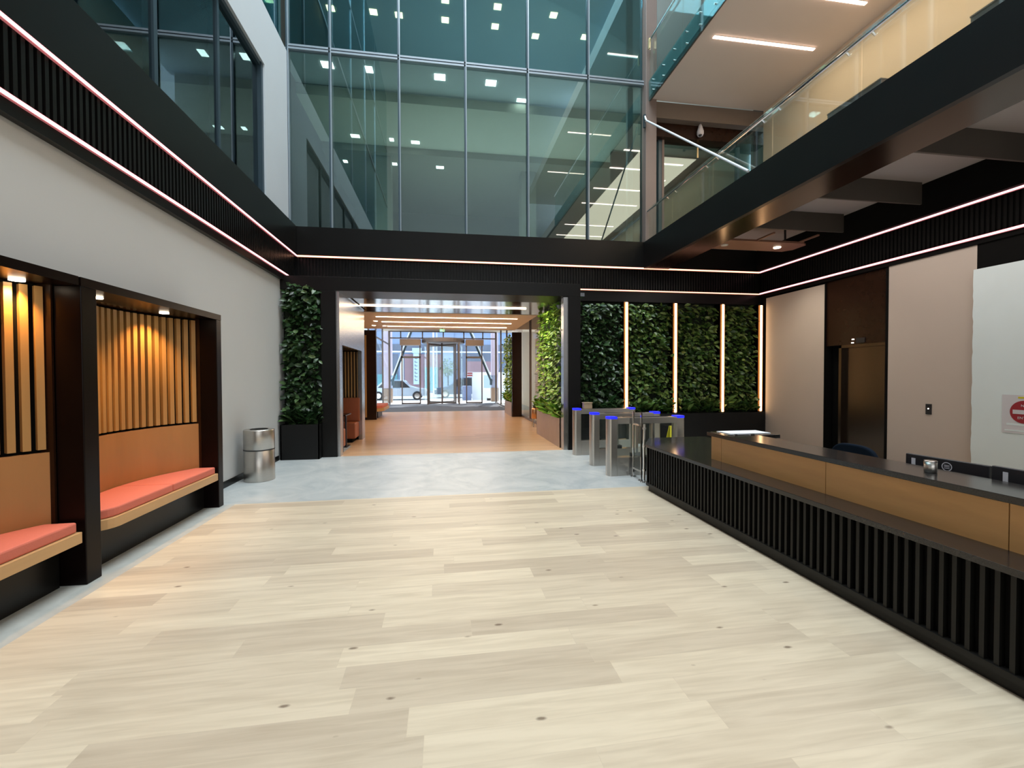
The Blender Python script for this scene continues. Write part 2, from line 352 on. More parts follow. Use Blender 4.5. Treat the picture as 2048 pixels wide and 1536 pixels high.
# upper left wall with strip window
X0, X1 = -3.62, -3.42
struct('wall_left_upper', BB((X0, X1, 9.3, 10.62, 5.0, 8.95), (X0, X1, -8, 9.3, 7.78, 8.95), (X0, X1, -8, 9.3, 4.9, 5.1)), 'white')
w1 = estruct('window_1', (-3.5, 4, 5.1))
obj('glass_pane', B(-3.55, -3.53, -8, 9.25, 5.1, 7.75), 'glassL', w1)
obj('frame', BB((-3.58, -3.47, -8, 9.3, 7.70, 7.78), (-3.58, -3.45, 9.22, 9.3, 5.1, 7.78), (-3.58, -3.47, -8, 9.3, 5.1, 5.16)), 'mulld', w1)
for y in (7.68, 6.12, 4.6, 3.1, 1.6): obj('mullion', B(-3.59, -3.5, y-.035, y+.035, 5.16, 7.7), 'mulld', w1)
w2 = estruct('window_2', (-3.5, 4, 9))
obj('glass_pane', B(-3.55, -3.53, -8, 10.55, 9.0, 19.5), 'glassU', w2)
for z in (8.96, 12.5, 16): obj('transom', B(-3.6, -3.5, -8, 10.6, z, z+.08), 'mull', w2)
for y in (9.1, 6.1, 3.1, 0, -3): obj('mullion', B(-3.6, -3.5, y-.03, y+.03, 9.04, 19.5), 'mull', w2)
struct('wall_left_office', BB((-7.2, -7, -8, 10.6, 4.9, 20), (-7, -3.62, -8, 10.6, 4.8, 4.9), (-7, -3.62, 10.5, 10.62, 4.9, 20), (-7, -3.62, -8, 10.6, 8.4, 8.95), (-7, -3.62, -8, 10.6, 12, 12.5)), 'officel')
# curtain wall above the far beam
w3 = estruct('window_3', (0, 10.6, 5.07))
MX = [-3.42, -2.516, -.998, .533, 2.037, 3.558, 5.02]
for a, b in zip(MX, MX[1:]):
    obj('glass_pane', B(a+.02, b-.02, 10.62, 10.635, 5.08, 9.02), 'glassT', w3)
    obj('glass_pane', B(a+.02, b-.02, 10.62, 10.635, 9.12, 13.6), 'glassU', w3)
    obj('glass_pane', B(a+.02, b-.02, 10.62, 10.635, 13.7, 19.5), 'glassU', w3)
for i, x in enumerate(MX[:-1]):
    obj('mullion', B(x-.022, x+.012, 10.56, 10.66, 5.05, 19.5), 'mulld', w3)
    obj('mullion_cap', B(x+.012, x+.035, 10.555, 10.66, 5.05, 19.5), 'mull', w3)
for z in (9.07, 13.65):
    obj('transom', BB((-3.42, 5.02, 10.56, 10.66, z-.055, z-.012), (-3.42, 5.02, 10.56, 10.66, z+.012, z+.055)), 'mull', w3)
    obj('transom_groove', B(-3.42, 5.02, 10.585, 10.66, z-.012, z+.012), 'mulld', w3)
# offices behind it
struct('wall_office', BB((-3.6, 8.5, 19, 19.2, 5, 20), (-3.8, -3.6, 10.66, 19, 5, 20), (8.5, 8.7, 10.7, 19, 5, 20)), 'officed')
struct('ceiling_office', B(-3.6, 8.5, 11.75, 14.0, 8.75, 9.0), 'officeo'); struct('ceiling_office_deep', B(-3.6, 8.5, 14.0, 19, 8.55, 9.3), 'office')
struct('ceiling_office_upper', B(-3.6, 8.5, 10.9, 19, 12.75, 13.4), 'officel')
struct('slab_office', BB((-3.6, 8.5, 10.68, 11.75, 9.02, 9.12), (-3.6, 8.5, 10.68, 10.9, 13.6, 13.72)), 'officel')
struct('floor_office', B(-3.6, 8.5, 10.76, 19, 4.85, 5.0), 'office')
structs('office_column_and_reflection', 'office', (-2.1, -1.6, 14.2, 14.7, 5, 8.55), (2.6, 3.1, 14.6, 15.1, 5, 8.55)); structs('office_column_and_reflection', 'white', (4.66, 4.80, 10.72, 10.82, 5, 9.0), (4.66, 4.80, 10.72, 10.82, 9.14, 13.5))  # white pair: no columns, they build in the bright reflection strip on the glass
# column beside the bridge and glazed screen of the upper landing
struct('column_bridge', B(5.02, 5.31, 10.45, 10.75, 5.0, 19.5), 'greycol', bev=.01)
w4 = estruct('window_4', (6.5, 10.9, 5.05))
obj('glass_pane', B(5.31, 8.3, 10.95, 10.97, 5.05, 7.85), 'glassT', w4)
obj('frame', BB((5.57, 5.66, 10.85, 11.0, 5.05, 7.85), (7.85, 7.93, 10.9, 11.0, 5.05, 7.85)), 'mulld', w4)
obj('frame_post', B(5.66, 5.72, 10.84, 10.96, 5.05, 7.85), 'greycol', w4)
struct('lintel_landing', B(5.31, 8.5, 10.5, 10.7, 8.2, 8.6), 'baffle2')
struct('lintel_landing_dark', B(5.31, 8.5, 10.7, 11.05, 7.85, 8.25), 'alc')
# bridge
struct('beam_bridge', BB((5.0, 5.08, -6, 10.52, 4.40, 5.06)), 'black')
struct('slab_bridge', B(5.08, 8.5, -6, 10.9, 5.0, 5.055), 'ceil')
struct('trim_4', B(5.08, 5.66, -6, 10.5, 4.40, 4.43), 'bronze')
struct('trim_5', BB((5.66, 5.70, -6, 10.5, 4.42, 5.0), (5.60, 5.66, -6, 10.5, 4.43, 5.0)), 'blackmatte')
struct('wall_right_upper', B(8.32, 8.6, -6, 10.5, 5.0, 19.5), 'cream')
struct('slab_upper', BB((5.16, 8.4, -6, 10.5, 8.62, 9.1), (5.16, 8.4, -6, 10.5, 12.5, 13.0)), 'soffit')
struct('beam_upper_edge', BB((5.10, 5.15, -6, 10.5, 8.56, 8.64)), 'baffle')
# roof and back of the atrium
struct('ceiling', B(-7.2, 9, -8.2, 19.4, 19.8, 20), 'white')
struct('wall_back', B(-7.2, 8.7, -8.2, -8, -.1, 20), 'wall')
# right wall of the hall
structs('wall_right', 'blackmatte', (8.5, 8.7, -8, 11.2, 0, 5), (8.3, 8.5, 7.14, 7.19, 0, 3.74), (8.36, 8.5, 7.19, 8.54, 2.33, 3.74), (8.3, 8.5, -8, 5.745, 0, 3.74), (8.3, 8.5, 10.33, 11.2, 0, 3.74))
struct('wall_right_panel', BB((8.30, 8.5, 8.545, 10.33, .09, 3.70)), 'panel', bev=.004)
struct('wall_right_panel', BB((8.30, 8.5, 5.745, 7.135, .09, 3.74)), 'panel', bev=.004)
struct('trim_7', BB((8.295, 8.5, 8.525, 8.545, 0, 3.72), (8.295, 8.5, 7.135, 7.142, 0, 3.74)), 'blackmatte')
struct('baseboard_right', BB((8.29, 8.5, 8.55, 10.33, 0, .09), (8.29, 8.5, 5.75, 7.14, 0, .09)), 'black')
d1 = estruct('door_1', (8.5, 7.8, 0))
obj('door_leaf', B(8.44, 8.47, 7.22, 7.72, 0, 2.27), 'liftst', d1); obj('door_leaf', B(8.455, 8.485, 7.725, 8.18, 0, 2.27), 'liftst', d1)
obj('door_frame', BB((8.36, 8.5, 8.18, 8.24, 0, 2.33), (8.36, 8.5, 7.19, 7.22, 0, 2.33), (8.36, 8.5, 7.19, 8.24, 2.27, 2.33)), 'liftst', d1)
obj('head_panel', B(8.335, 8.36, 7.19, 8.54, 2.33, 3.73), 'alc', d1)
# far wall behind the green wall and over the passage
struct('wall_landing', B(5.2, 8.5, 13.2, 13.3, 5.0, 8.7), 'officed'); struct('floor_landing', B(5.31, 8.5, 10.9, 13.3, 5.0, 5.055), 'office')
structs('wall_far', 'blackmatte', (3.12, 8.6, 10.75, 10.95, 0, 4.9), (-3.5, -2.54, 9.925, 9.98, 0, 3.78), (-3.5, 3.12, 10.75, 10.85, 3.8, 4.9))
struct('ceiling_reception', B(5.70, 8.15, -6, 10.5, 4.97, 5.0), 'ceil')
# portal frame of the passage
struct('doorway', BB((-2.54, -2.235, 9.7, 10.3, 0, 3.5), (2.80, 3.09, 9.7, 10.75, 0, 3.5), (-3.33, 3.09, 9.7, 10.6, 3.5, 3.79)), 'black', bev=.006)
struct('doorway_reveal', BB((2.70, 2.80, 9.74, 9.95, 0, 3.49), ), 'tunmet')

# ================================================================== PASSAGE SHELL
structs('wall_passage_left', 'tunmet', (-2.28, -2.18, 9.75, 9.97, 0, 3.52), (-2.28, -2.18, 12.27, 12.68, 0, 3.52), (-2.28, -2.18, 9.97, 12.27, 2.38, 3.52))
structs('wall_passage_niche', 'fin', (-3.3, -3.2, 10.5, 12.7, 0, 3.5), (-3.2, -2.28, 12.40, 12.68, 0, 3.5), (-3.2, -2.28, 9.98, 10.012, 0, 2.38), (-3.2, -2.28, 9.985, 12.68, 2.38, 2.5))
struct('ceiling_passage', BB((-2.4, 3.2, 9.75, 12.92, 3.52, 3.6)), 'tunceil')
struct('trim_6', B(-2.14, -2.10, 9.95, 12.5, 3.513, 3.525), 'blackmatte')
struct('ceiling_passage_beige', BB((-3.4, 2.78, 12.92, 17.3, 3.51, 3.62), (-3.6, 4.6, 17.2, 17.3, 3.55, 4.5), (-3.6, 4.6, 17.3, 27.7, 4.45, 4.55)), 'beige')
struct('wall_passage_left_far', BB((-3.4, -3.25, 12.68, 20.2, 0, 3.6)), 'frame')
struct('wall_passage_right', B(3.2, 3.35, 10.96, 12.7, 0, 3.6), 'blackmatte')
struct('wall_shop_back', BB((4.6, 4.75, 11.2, 27.6, 0, 4.5)), 'beige')
w5 = estruct('window_5', (3.23, 15, 0))
for a, b in ((12.75, 14.5), (14.56, 16.3), (16.36, 18.0), (20.4, 22.6), (22.66, 25), (25.06, 27.4)):
    obj('glass_pane', B(3.22, 3.24, a, b, .08, 4.4), 'glassC', w5)
obj('frame', BB(*[(3.19, 3.27, y-.03, y+.03, 0, 4.45) for y in (12.72, 14.53, 16.33, 22.63, 25.03)], (3.19, 3.27, 12.7, 27.4, 0, .08)), 'frame', w5)
w6 = estruct('window_6', (-3.3, 24, 0))
for a, b in ((20.3, 22.3), (22.36, 24.7), (24.76, 27.4)): obj('glass_pane', B(-3.31, -3.29, a, b, .08, 4.4), 'glassC', w6)
obj('frame', BB(*[(-3.34, -3.26, y-.03, y+.03, 0, 4.45) for y in (20.25, 22.33, 24.73)], (-3.34, -3.26, 20.2, 27.4, 0, .08), (-3.34, -3.26, 20.2, 27.4, 3.6, 3.66)), 'frame', w6)
struct('wall_lobby_left', B(-4.6, -4.5, 12.6, 27.6, 0, 4.5), 'hoard')
# street front glazing
w7 = estruct('window_7', (0, 27.5, 0))
for a, b in ((-3.25, -2.62), (2.44, 3.2)): obj('glass_pane', B(a, b, 27.5, 27.515, .05, 4.0), 'glassC', w7)
for a, b in ((-3.25, -2.62), (-2.56, -1.32), (-1.26, -.06), (0, 1.2), (1.26, 2.38), (2.44, 3.2)): obj('glass_pane', B(a, b, 27.5, 27.515, 4.06, 4.42), 'glassC', w7)
obj('frame', BB(*[(x-.035, x+.035, 27.45, 27.56, 4.0, 4.45) for x in (-2.59, -1.29, -.03, 1.23, 2.41)], (-3.3, 3.25, 27.45, 27.56, 3.99, 4.06), (-3.32, -3.22, 27.42, 27.6, 0, 4.45), (3.18, 3.28, 27.42, 27.6, 0, 4.45), (-3.3, 3.25, 27.45, 27.56, 4.40, 4.46)), 'frame', w7)
for a, b in ((-3.25, -2.64), (2.46, 3.2)): obj('frosted_band', B(a, b, 27.485, 27.497, .95, 1.75), 'frost', w7)

# ================================================================== LIGHT LINES
def strip(label, b, mat, group='light lines round the hall'):
    t = thing('light_strip', label, 'light strip', ((b[0]+b[1])/2, (b[2]+b[3])/2, b[4]), group)
    zm = (b[4]+b[5])/2; hh = (b[5]-b[4])*.46
    obj('diffuser', B(b[0], b[1], b[2], b[3], zm-hh, zm+hh), mat, t)
    obj('bloom_edge', BB((b[0]+.002, b[1]-.002, b[2]+.002, b[3]-.002, b[4]-.004, zm-hh), (b[0]+.002, b[1]-.002, b[2]+.002, b[3]-.002, zm+hh, b[5]+.004)), 'bloomp' if mat == 'led' else 'bloomw', t)  # glowing borders imitate bloom round the strip, no real lens part
    ax = max(range(3), key=lambda i: b[2*i+1]-b[2*i]); d = .012
    if ax == 1:
        s = 1 if b[0] > 0 else -1; x = b[1] if s > 0 else b[0]
        obj('channel', B(min(x, x+s*d), max(x, x+s*d), b[2], b[3], b[4]-.004, b[5]+.004), 'black', t)
    elif ax == 0: obj('channel', B(b[0], b[1], b[3], b[3]+d, b[4]-.004, b[5]+.004), 'black', t)
    return t
HL = 'light lines round the hall'
strip('upper pink light line along the left wall, under the black beam', (-3.265, -3.235, -6, 10.49, 4.385, 4.42), 'led')
strip('lower pink light line along the left wall, above the white paint', (-3.265, -3.235, -6, 9.95, 3.815, 3.85), 'led')
strip('warm light line across the far beam, over the passage portal', (-3.235, 8.23, 10.50, 10.53, 4.385, 4.42), 'ledw')
strip('short warm light line above the dark green wall, right of the portal', (3.12, 8.23, 10.50, 10.54, 3.82, 3.845), 'ledw')
strip('upper pink light line on the right wall, over the lift', (8.235, 8.265, -6, 10.50, 4.385, 4.42), 'led')
strip('lower pink light line on the right wall, just above the taupe panels', (8.235, 8.265, -6, 10.50, 3.82, 3.855), 'led')

# ================================================================== SEATING ALCOVES
def alcove(y0, y1, posts, label, near):
    t = thing('seating_alcove', label, 'alcove', (-3.3, (y0+y1)/2, 0), 'seating alcoves on the left wall')
    for a, b in posts: obj('post', B(-3.10, -2.9, a, b, 0, 2.44), 'fin', t, .006)
    a0, b0 = (y0-.14, y1+.12)
    obj('header', B(-3.32, -2.9, posts[0][0], max(posts[-1][1], y1), 2.44, 2.512), 'fin', t)
    obj('soffit', B(-3.8, -3.32, y0, y1, 2.44, 2.512), 'alc', t)
    parts('side_panel', 'alc', t, (-3.8, -3.10, y0-.02, y0, 0, 2.44), (-3.8, -3.10, y1, y1+.02, 0, 2.44))
    # curved back: arc through (-3.13, y0), (-3.47, mid), (-3.13, y1)
    ym = (y0+y1)/2; h = (y1-y0)/2; sag = .34; R = (h*h+sag*sag)/(2*sag); cx = -3.47+R
    th = math.asin(h/R)
    def P(s, r): return (cx-(R+r)*cos(s), ym+(R+r)*sin(s))
    def arc(r0, r1, sA, sB, n): return [P(sA+(sB-sA)*i/n, r0) for i in range(n+1)] + [P(sB-(sB-sA)*i/n, r1) for i in range(n+1)]
    obj('back_panel', prism(bmesh.new(), arc(0, .03, -th, th, 28), .45, 1.10), 'oak', t)
    obj('backing', prism(bmesh.new(), arc(.05, .07, -th, th, 28), 1.09, 2.44), 'blackmatte', t)
    n = 25; st = 2*th/n
    for i in range(n):
        s = -th+(i+.5)*st
        obj('slat', prism(bmesh.new(), arc(.0, .045, s-st*.28, s+st*.28, 1), 1.125, 2.42), 'oakslat', t)
    # bench board with a rounded near end
    def outline(x0, rr, inset):
        pts = [(x0, y1-inset)]
        pts += [(x0, y0+.22)] if rr else []
        for k in range(7):
            a = (k/6)*pi/2; pts.append((x0-.24+.24*cos(a), y0+.22-.20*sin(a)))
        sA = -th*.97; pts += [P(sA+(th-sA)*i/24, 0) for i in range(25)]
        return [p for p in pts]
    obj('bench_board', prism(bmesh.new(), outline(-2.9, True, .015), .36, .45), 'oakpale', t, .004)
    obj('kick_panel', B(-3.12, -3.08, y0, y1, 0, .36), 'black', t)
    # downlights
    for q in ((.90,) if near else (.20, .70)):
        yy = y0+(y1-y0)*q
        dl = obj('downlight', lathe(bmesh.new(), [(.045, 2.427), (.045, 2.4395)], -3.17, yy, 20), 'spot', t)
        lamp('alcove_spot', 'SPOT', (-3.19, yy, 2.415), 60, (1, .50, .15), rot=(0, radians(14), 0), spot_size=radians(105), spot_blend=.9, shadow_soft_size=.03)
    # cushions rest on the board
    sp_y = y0+(y1-y0)*.535
    def cushion(ya, yb, lab, rounded):
        x0 = -2.925; pts = [(x0, yb), (x0, ya+(.2 if rounded else 0))]
        if rounded:
            for k in range(1, 7):
                a = (k/6)*pi/2; pts.append((x0-.2+.2*cos(a), ya+.2-.2*sin(a)))
        sA = math.asin(max(-1, (ya-ym)/R)); sB = math.asin(min(1, (yb-ym)/R))
        pts += [P(sA+(sB-sA)*i/14, -.012) for i in range(15)]
        o = obj('bench_cushion', prism(bmesh.new(), pts, .45, .535), 'coral', None, .014)
        tag(o, lab, 'cushion', 'coral bench cushions in the alcoves')
    if near:
        cushion(y0+.05, sp_y-.004, 'coral seat cushion on the near alcove bench, at the left picture edge', True)
        cushion(sp_y+.004, y1-.03, 'coral seat cushion on the near alcove bench, ending at the black post', False)
    else:
        cushion(y0+.05, sp_y-.004, 'long coral seat cushion with a rounded corner, beside the middle black post', True)
        cushion(sp_y+.004, y1-.03, 'coral seat cushion on the far alcove bench, nearest the steel bin', False)
alcove(2.12, 4.038, [(1.96, 2.12)], 'black seating alcove cut off by the left picture edge, slats widely spaced', True)
alcove(4.22, 6.20, [(4.06, 4.22), (6.20, 6.32)], 'black seating alcove with curved oak slats beside the steel bin', False)

# ================================================================== BIN
t = thing('waste_bin', 'round brushed steel waste bin standing by the white left wall', 'bin', (-3.02, 7.78, 0))
obj('body', lathe(bmesh.new(), [(.225, 0), (.228, .01), (.228, .50), (.222, .505)], -3.02, 7.78), 'steel', t, smooth=False)
obj('upper_body', lathe(bmesh.new(), [(.222, .512), (.228, .517), (.228, .82), (.222, .835), (.15, .84), (.145, .825), (.13, .80), (.02, .78)], -3.02, 7.78), 'steel', t)
obj('seam_ring', lathe(bmesh.new(), [(.229, .503), (.231, .506), (.231, .516), (.229, .519)], -3.02, 7.78), 'plastic', t)
obj('opening', lathe(bmesh.new(), [(.13, .835), (.13, .842)], -3.02, 7.78), 'blackmatte', t)
for o in t.children:
    for p in o.data.polygons: p.use_smooth = abs(p.normal.z) < .6

# ================================================================== GREEN WALLS
def green(label, loc, plan, back, nleaf, size, mat, seed, base_n, place, place2, planter=None, pmat='planter', group=None, lim=None):
    t = thing('vertical_garden', label, 'green wall', loc, group)
    obj('backing_panel', B(*back), 'soil', t)
    if planter:
        x0, x1, y0, y1, z1 = planter
        obj('planter_box', BB((x0, x1, y0, y0+.02, 0, z1), (x0, x1, y1-.02, y1, 0, z1), (x0, x0+.02, y0, y1, 0, z1), (x1-.02, x1, y0, y1, 0, z1), (x0+.021, x1-.021, y0+.021, y1-.021, 0, z1-.06)), pmat, t)
    leaves(nleaf, place, size, mat, 'foliage', t, seed, lim=lim)
    if base_n: leaves(base_n, place2, size*1.9, mat, 'base_plants', t, seed+50, droop=.1, aspect=.34, lim=lim)
    return t
def rect(x0, x1, z0, z1, yb, depth, lumps):
    def f(r):
        x, z = r.uniform(x0, x1), r.uniform(z0, z1)
        w = .5+.5*sin(x*7.1+lumps)*sin(z*6.3+lumps*2)
        return (x, yb-depth*r.random()*(.45+.55*w), z), (0, -1, 0)
    return f
def basef(x0, x1, y0, y1, z, zr):
    def f(r): return (r.uniform(x0, x1), r.uniform(y0, y1), z+r.uniform(0, zr)), (r.uniform(-.4, .4), -.55, .75)
    return f
green('narrow tall green wall in a black planter, left of the passage portal', (-2.9, 9.75, 0), None, (-3.3, -2.56, 9.86, 9.92, .6, 3.5), 950, .15, 'leaf', 3, 110,
      rect(-3.24, -2.58, .72, 3.60, 9.84, .24, 1), basef(-3.2, -2.6, 9.6, 9.78, .70, .2), (-3.29, -2.545, 9.50, 9.895, .72), lim=((-3.325, -2.5), (9.3, 9.9), None))
SX = [4.49, 5.80, 7.11, 8.20]
edges = [3.32]+SX
labs = ['dark green wall panel directly right of the black portal', 'green wall panel between the first and second upright light lines',
        'green wall panel between the second and third upright light lines', 'green wall panel nearest the taupe wall panel']
for i in range(4):
    a, b = edges[i]+(.055 if i else 0), edges[i+1]-.055
    green(labs[i], ((a+b)/2, 10.6, .76), None, (a, b, 10.68, 10.74, .70, 3.56), int(1000*(b-a)), .145, 'leaf' if i == 0 else 'leaf2', 10+i, 90,
          rect(a+.03, b-.03, .86, 3.5, 10.66, .24, i*1.7), basef(a, b, 10.42, 10.55, .72, .25), None, group='green wall panels right of the portal', lim=((a-.0, b+.0), (10.2, 10.74), (.745, 3.7)))
t = thing('planter_trough', 'long low black planter trough under the green wall panels', 'planter', (5.8, 10.5, 0))
obj('front_panel', B(3.2, 8.28, 10.30, 10.33, 0, .74), 'planter', t); obj('end_panel', B(3.2, 3.23, 10.33, 10.68, 0, .74), 'planter', t); obj('soil_bed', B(3.23, 8.28, 10.33, 10.68, 0, .70), 'soil', t)
for i, x in enumerate(SX):
    zt = 3.52
    l = ['upright amber light line nearest the portal, between green panels', 'second upright amber light line from the portal', 'third upright amber light line from the portal', 'upright amber light line beside the taupe wall panel'][i]
    t = thing('upright_light', l, 'light strip', (x, 10.45, .74), 'upright light lines on the green wall')
    obj('diffuser', B(x-.027, x+.027, 10.37, 10.42, .76, zt), 'ledv', t); obj('bloom_edge', BB((x-.047, x-.027, 10.376, 10.42, .76, zt), (x+.027, x+.047, 10.376, 10.42, .76, zt)), 'blooma', t); obj('channel', B(x-.054, x+.054, 10.42, 10.66, .742, zt+.03), 'bronze', t)  # amber side strips imitate bloom round the diffuser

# ================================================================== TURNSTILES
def turnstile(loc, label):
    x, y = loc; w = .2
    t = thing('turnstile', label, 'turnstile', (x+.7, y+w/2, 0), 'access turnstiles')
    def capsule(xa, xb, ra, rb):
        pts = []
        for k in range(9):
            a = pi/2+pi*k/8; pts.append((xa+ra+ra*cos(a), y+w/2+(w/2)*sin(a)))
        for k in range(9):
            a = -pi/2+pi*k/8; pts.append((xb-rb+rb*cos(a), y+w/2+(w/2)*sin(a)))
        return pts
    for xa, xb in ((x, x+.17), (x+1.23, x+1.40)):
        pl = obj('end_pillar', prism(bmesh.new(), capsule(xa, xb, .05, .02) if xa == x else capsule(xa, xb, .02, .05), 0, .965), 'steel', t)
        ca = xa-.004 if xa == x else xb-.171
        obj('light_cap', prism(bmesh.new(), capsule(ca, ca+.175, .05, .02) if xa == x else capsule(ca, ca+.175, .02, .05), .965, 1.0), 'blue', pl)
    obj('base_rail', B(x+.15, x+1.25, y+.01, y+w-.01, 0, .31), 'steel', t, .004)
    obj('top_rail', B(x+.15, x+1.25, y+.01, y+w-.01, .88, .985), 'steel', t, .004)
    obj('side_glass', BB((x+.17, x+1.23, y+.02, y+.03, .31, .88), (x+.17, x+1.23, y+w-.03, y+w-.02, .31, .88)), 'glassC', t)
    obj('reader_strip', B(x+.3, x+1.1, y+.05, y+.15, .985, .99), 'plastic', t)
    parts('spindle', 'steel', t, (x+.52, x+.56, y+.07, y+.11, .31, .88), (x+.82, x+.86, y+.07, y+.11, .31, .88))
    obj('motor_box', B(x+.44, x+.62, y+.05, y+.15, .31, .37), 'plastic', t)
    f = obj('flap', B(x+.64, x+.74, y-.02, y+.01, .36, .86), 'glassC', t)
    return t
turnstile((2.73, 9.02), 'stainless turnstile beside the portal post, farthest from the desk')
turnstile((2.73, 7.90), 'stainless turnstile in the middle of the three')
turnstile((2.73, 7.04), 'stainless turnstile nearest the reception desk')
tag(obj('card_box', BB((2.96, 3.14, 9.05, 9.17, .991, 1.11), (2.95, 3.15, 9.04, 9.18, 1.11, 1.125)), 'card'), 'small tan card box standing on the farthest turnstile', 'box')
t = thing('glass_gate', 'glass side gate between two slim posts beside the desk end', 'gate', (3.1, 6.85, 0))
for y in (6.66, 6.96):
    p_ = obj('post', B(3.125, 3.145, y-.015, y+.015, 0, 1.1), 'steelh', t); obj('base_flange', lathe(bmesh.new(), [(.05, 0), (.05, .012)], 3.135, y, 20), 'steelh', p_)
obj('glass_leaf', B(3.131, 3.139, 6.675, 6.945, .12, .9), 'glassC', t)
parts('rail', 'steelh', t, (3.122, 3.148, 6.66, 6.96, .88, .91), (3.122, 3.148, 6.66, 6.96, .14, .17))
t = thing('gate_bollard', 'round chrome gate bollard standing at the desk corner', 'bollard', (3.13, 6.55, 0))
obj('pole', T((3.13, 6.55, 0), (3.13, 6.55, .93), .021, 16), 'steelh', t)
obj('flange', lathe(bmesh.new(), [(.06, 0), (.06, .012), (.03, .02)], 3.13, 6.55, 24), 'steelh', t)
for z in (.2, .58, .86): obj('collar', lathe(bmesh.new(), [(.022, z-.015), (.03, z-.015), (.03, z+.015), (.022, z+.015)], 3.13, 6.55, 20), 'steelh', t)
# wet floor sign
t = thing('wet_floor_sign', 'yellow folding floor sign standing behind the turnstiles', 'sign', (4.75, 8.6, 0))
def panel(sgn):
    bm = bmesh.new(); V = []
    for yy in (0, .02):
        for (xx, zz) in ((-.15, 0), (.15, 0), (.07, .64), (-.07, .64)): V.append(bm.verts.new((4.75+xx, 8.6+sgn*(.14-.13*zz/.64)+yy*sgn, zz)))
    for q in ((0, 1, 2, 3), (7, 6, 5, 4), (0, 4, 5, 1), (1, 5, 6, 2), (2, 6, 7, 3), (3, 7, 4, 0)): bm.faces.new([V[i] for i in q])
    return bm
for s in (-1, 1): obj('board', panel(s), 'yellow', t)
parts('pictogram', 'plastic', t, (4.71, 4.78, 8.545, 8.56, .49, .54), (4.69, 4.80, 8.525, 8.54, .38, .43))

# ================================================================== RECEPTION DESK
t = thing('reception_desk', 'long reception desk with black slatted front and dark stone top', 'desk', (3.4, 3, 0))
fr = [(2.97, -2), (2.97, 6.12), (3.33, 6.72), (4.25, 6.72), (4.25, 6.35), (3.42, 6.35), (3.20, 5.98), (3.20, -2)]
obj('carcass', prism(bmesh.new(), [(a+.035 if a < 3 else a+.01, b) for a, b in fr], .09, .64), 'blackmatte', t)
obj('toe_kick', prism(bmesh.new(), [(a+.02, b-.02 if b > 6 else b) for a, b in fr], 0, .095), 'slat_b', t)
bm = bmesh.new()
n = int((6.1+1.0)/.068)
for i in range(n):
    y = -1.0+i*.068; box(bm, 2.965, 3.005, y, y+.024, .085, .645)
for i in range(9):
    q = i/9; box(bm, 2.985+.345*q, 3.02+.345*q, 6.14+.57*q, 6.16+.57*q, .085, .645)
obj('slatted_front', bm, 'slat_b', t)
obj('bottom_rail', B(2.955, 3.0, -1, 6.12, .075, .115), 'slat_b', t)
lowtop = [(2.945, -2), (2.945, 6.13), (3.31, 6.75), (4.3, 6.75), (4.3, 6.2), (3.9, 5.2), (3.9, -2)]
obj('low_top', prism(bmesh.new(), lowtop, .64, .68), 'granite', t, .003)
for a, b in ((4.73, 4.92), (3.296, 4.724), (2.06, 3.29), (.8, 2.054), (-1, .794)):
    obj('front_panel', B(3.225, 3.245, a, b, .68, .965), 'oakdesk', t)
obj('panel_core', BB((3.245, 3.30, -1, 4.92, .68, .965), (3.30, 3.85, 4.86, 4.90, .68, .965)), 'blackmatte', t)
obj('ledge_top', prism(bmesh.new(), [(3.175, -1), (3.175, 4.94), (3.86, 4.94), (3.86, 4.56), (3.58, 4.56), (3.58, -1)], .965, 1.008), 'granite', t, .003)
parts('ledge_support', 'blackmatte', t, *[(3.30, 3.54, y, y+.03, .68, .965) for y in (.2, 1.8, 3.3, 4.7)])
obj('work_top', B(3.32, 4.3, -1, 4.5, .70, .73), 'granite', t)
parts('work_pedestal', 'blackmatte', t, (3.5, 4.2, .2, .7, 0, .70), (3.5, 4.2, 3.9, 4.4, 0, .70))
# papers, cup, monitors, chair
tag(obj('paper_sheet', B(3.28, 3.80, 4.64, 4.90, 1.012, 1.02), 'paper'), 'sheet of white paper at the far end of the desk ledge', 'paper')
t = thing('tablet_tray', 'thin clear document tray under the white paper', 'tray', (3.54, 4.75, 1.008)); obj('tray', B(3.22, 3.83, 4.60, 4.925, 1.008, 1.012), 'steelh', t)
parts('tray_foot', 'steelh', t, (3.3, 3.33, 4.585, 4.60, 1.008, 1.018), (3.5, 3.55, 4.585, 4.60, 1.008, 1.018))
t = thing('steel_cup', 'small steel cup standing on the desk ledge before the monitors', 'cup', (3.40, 2.61, 1.008))
obj('cup_body', lathe(bmesh.new(), [(.030, 1.008), (.036, 1.012), (.036, 1.088), (.033, 1.088), (.030, 1.02), (.01, 1.018)], 3.40, 2.61, 28), 'steel', t, smooth=True)
obj('rim', lathe(bmesh.new(), [(.034, 1.085), (.0375, 1.086), (.0375, 1.091), (.034, 1.092)], 3.40, 2.61, 28), 'steelh', t)
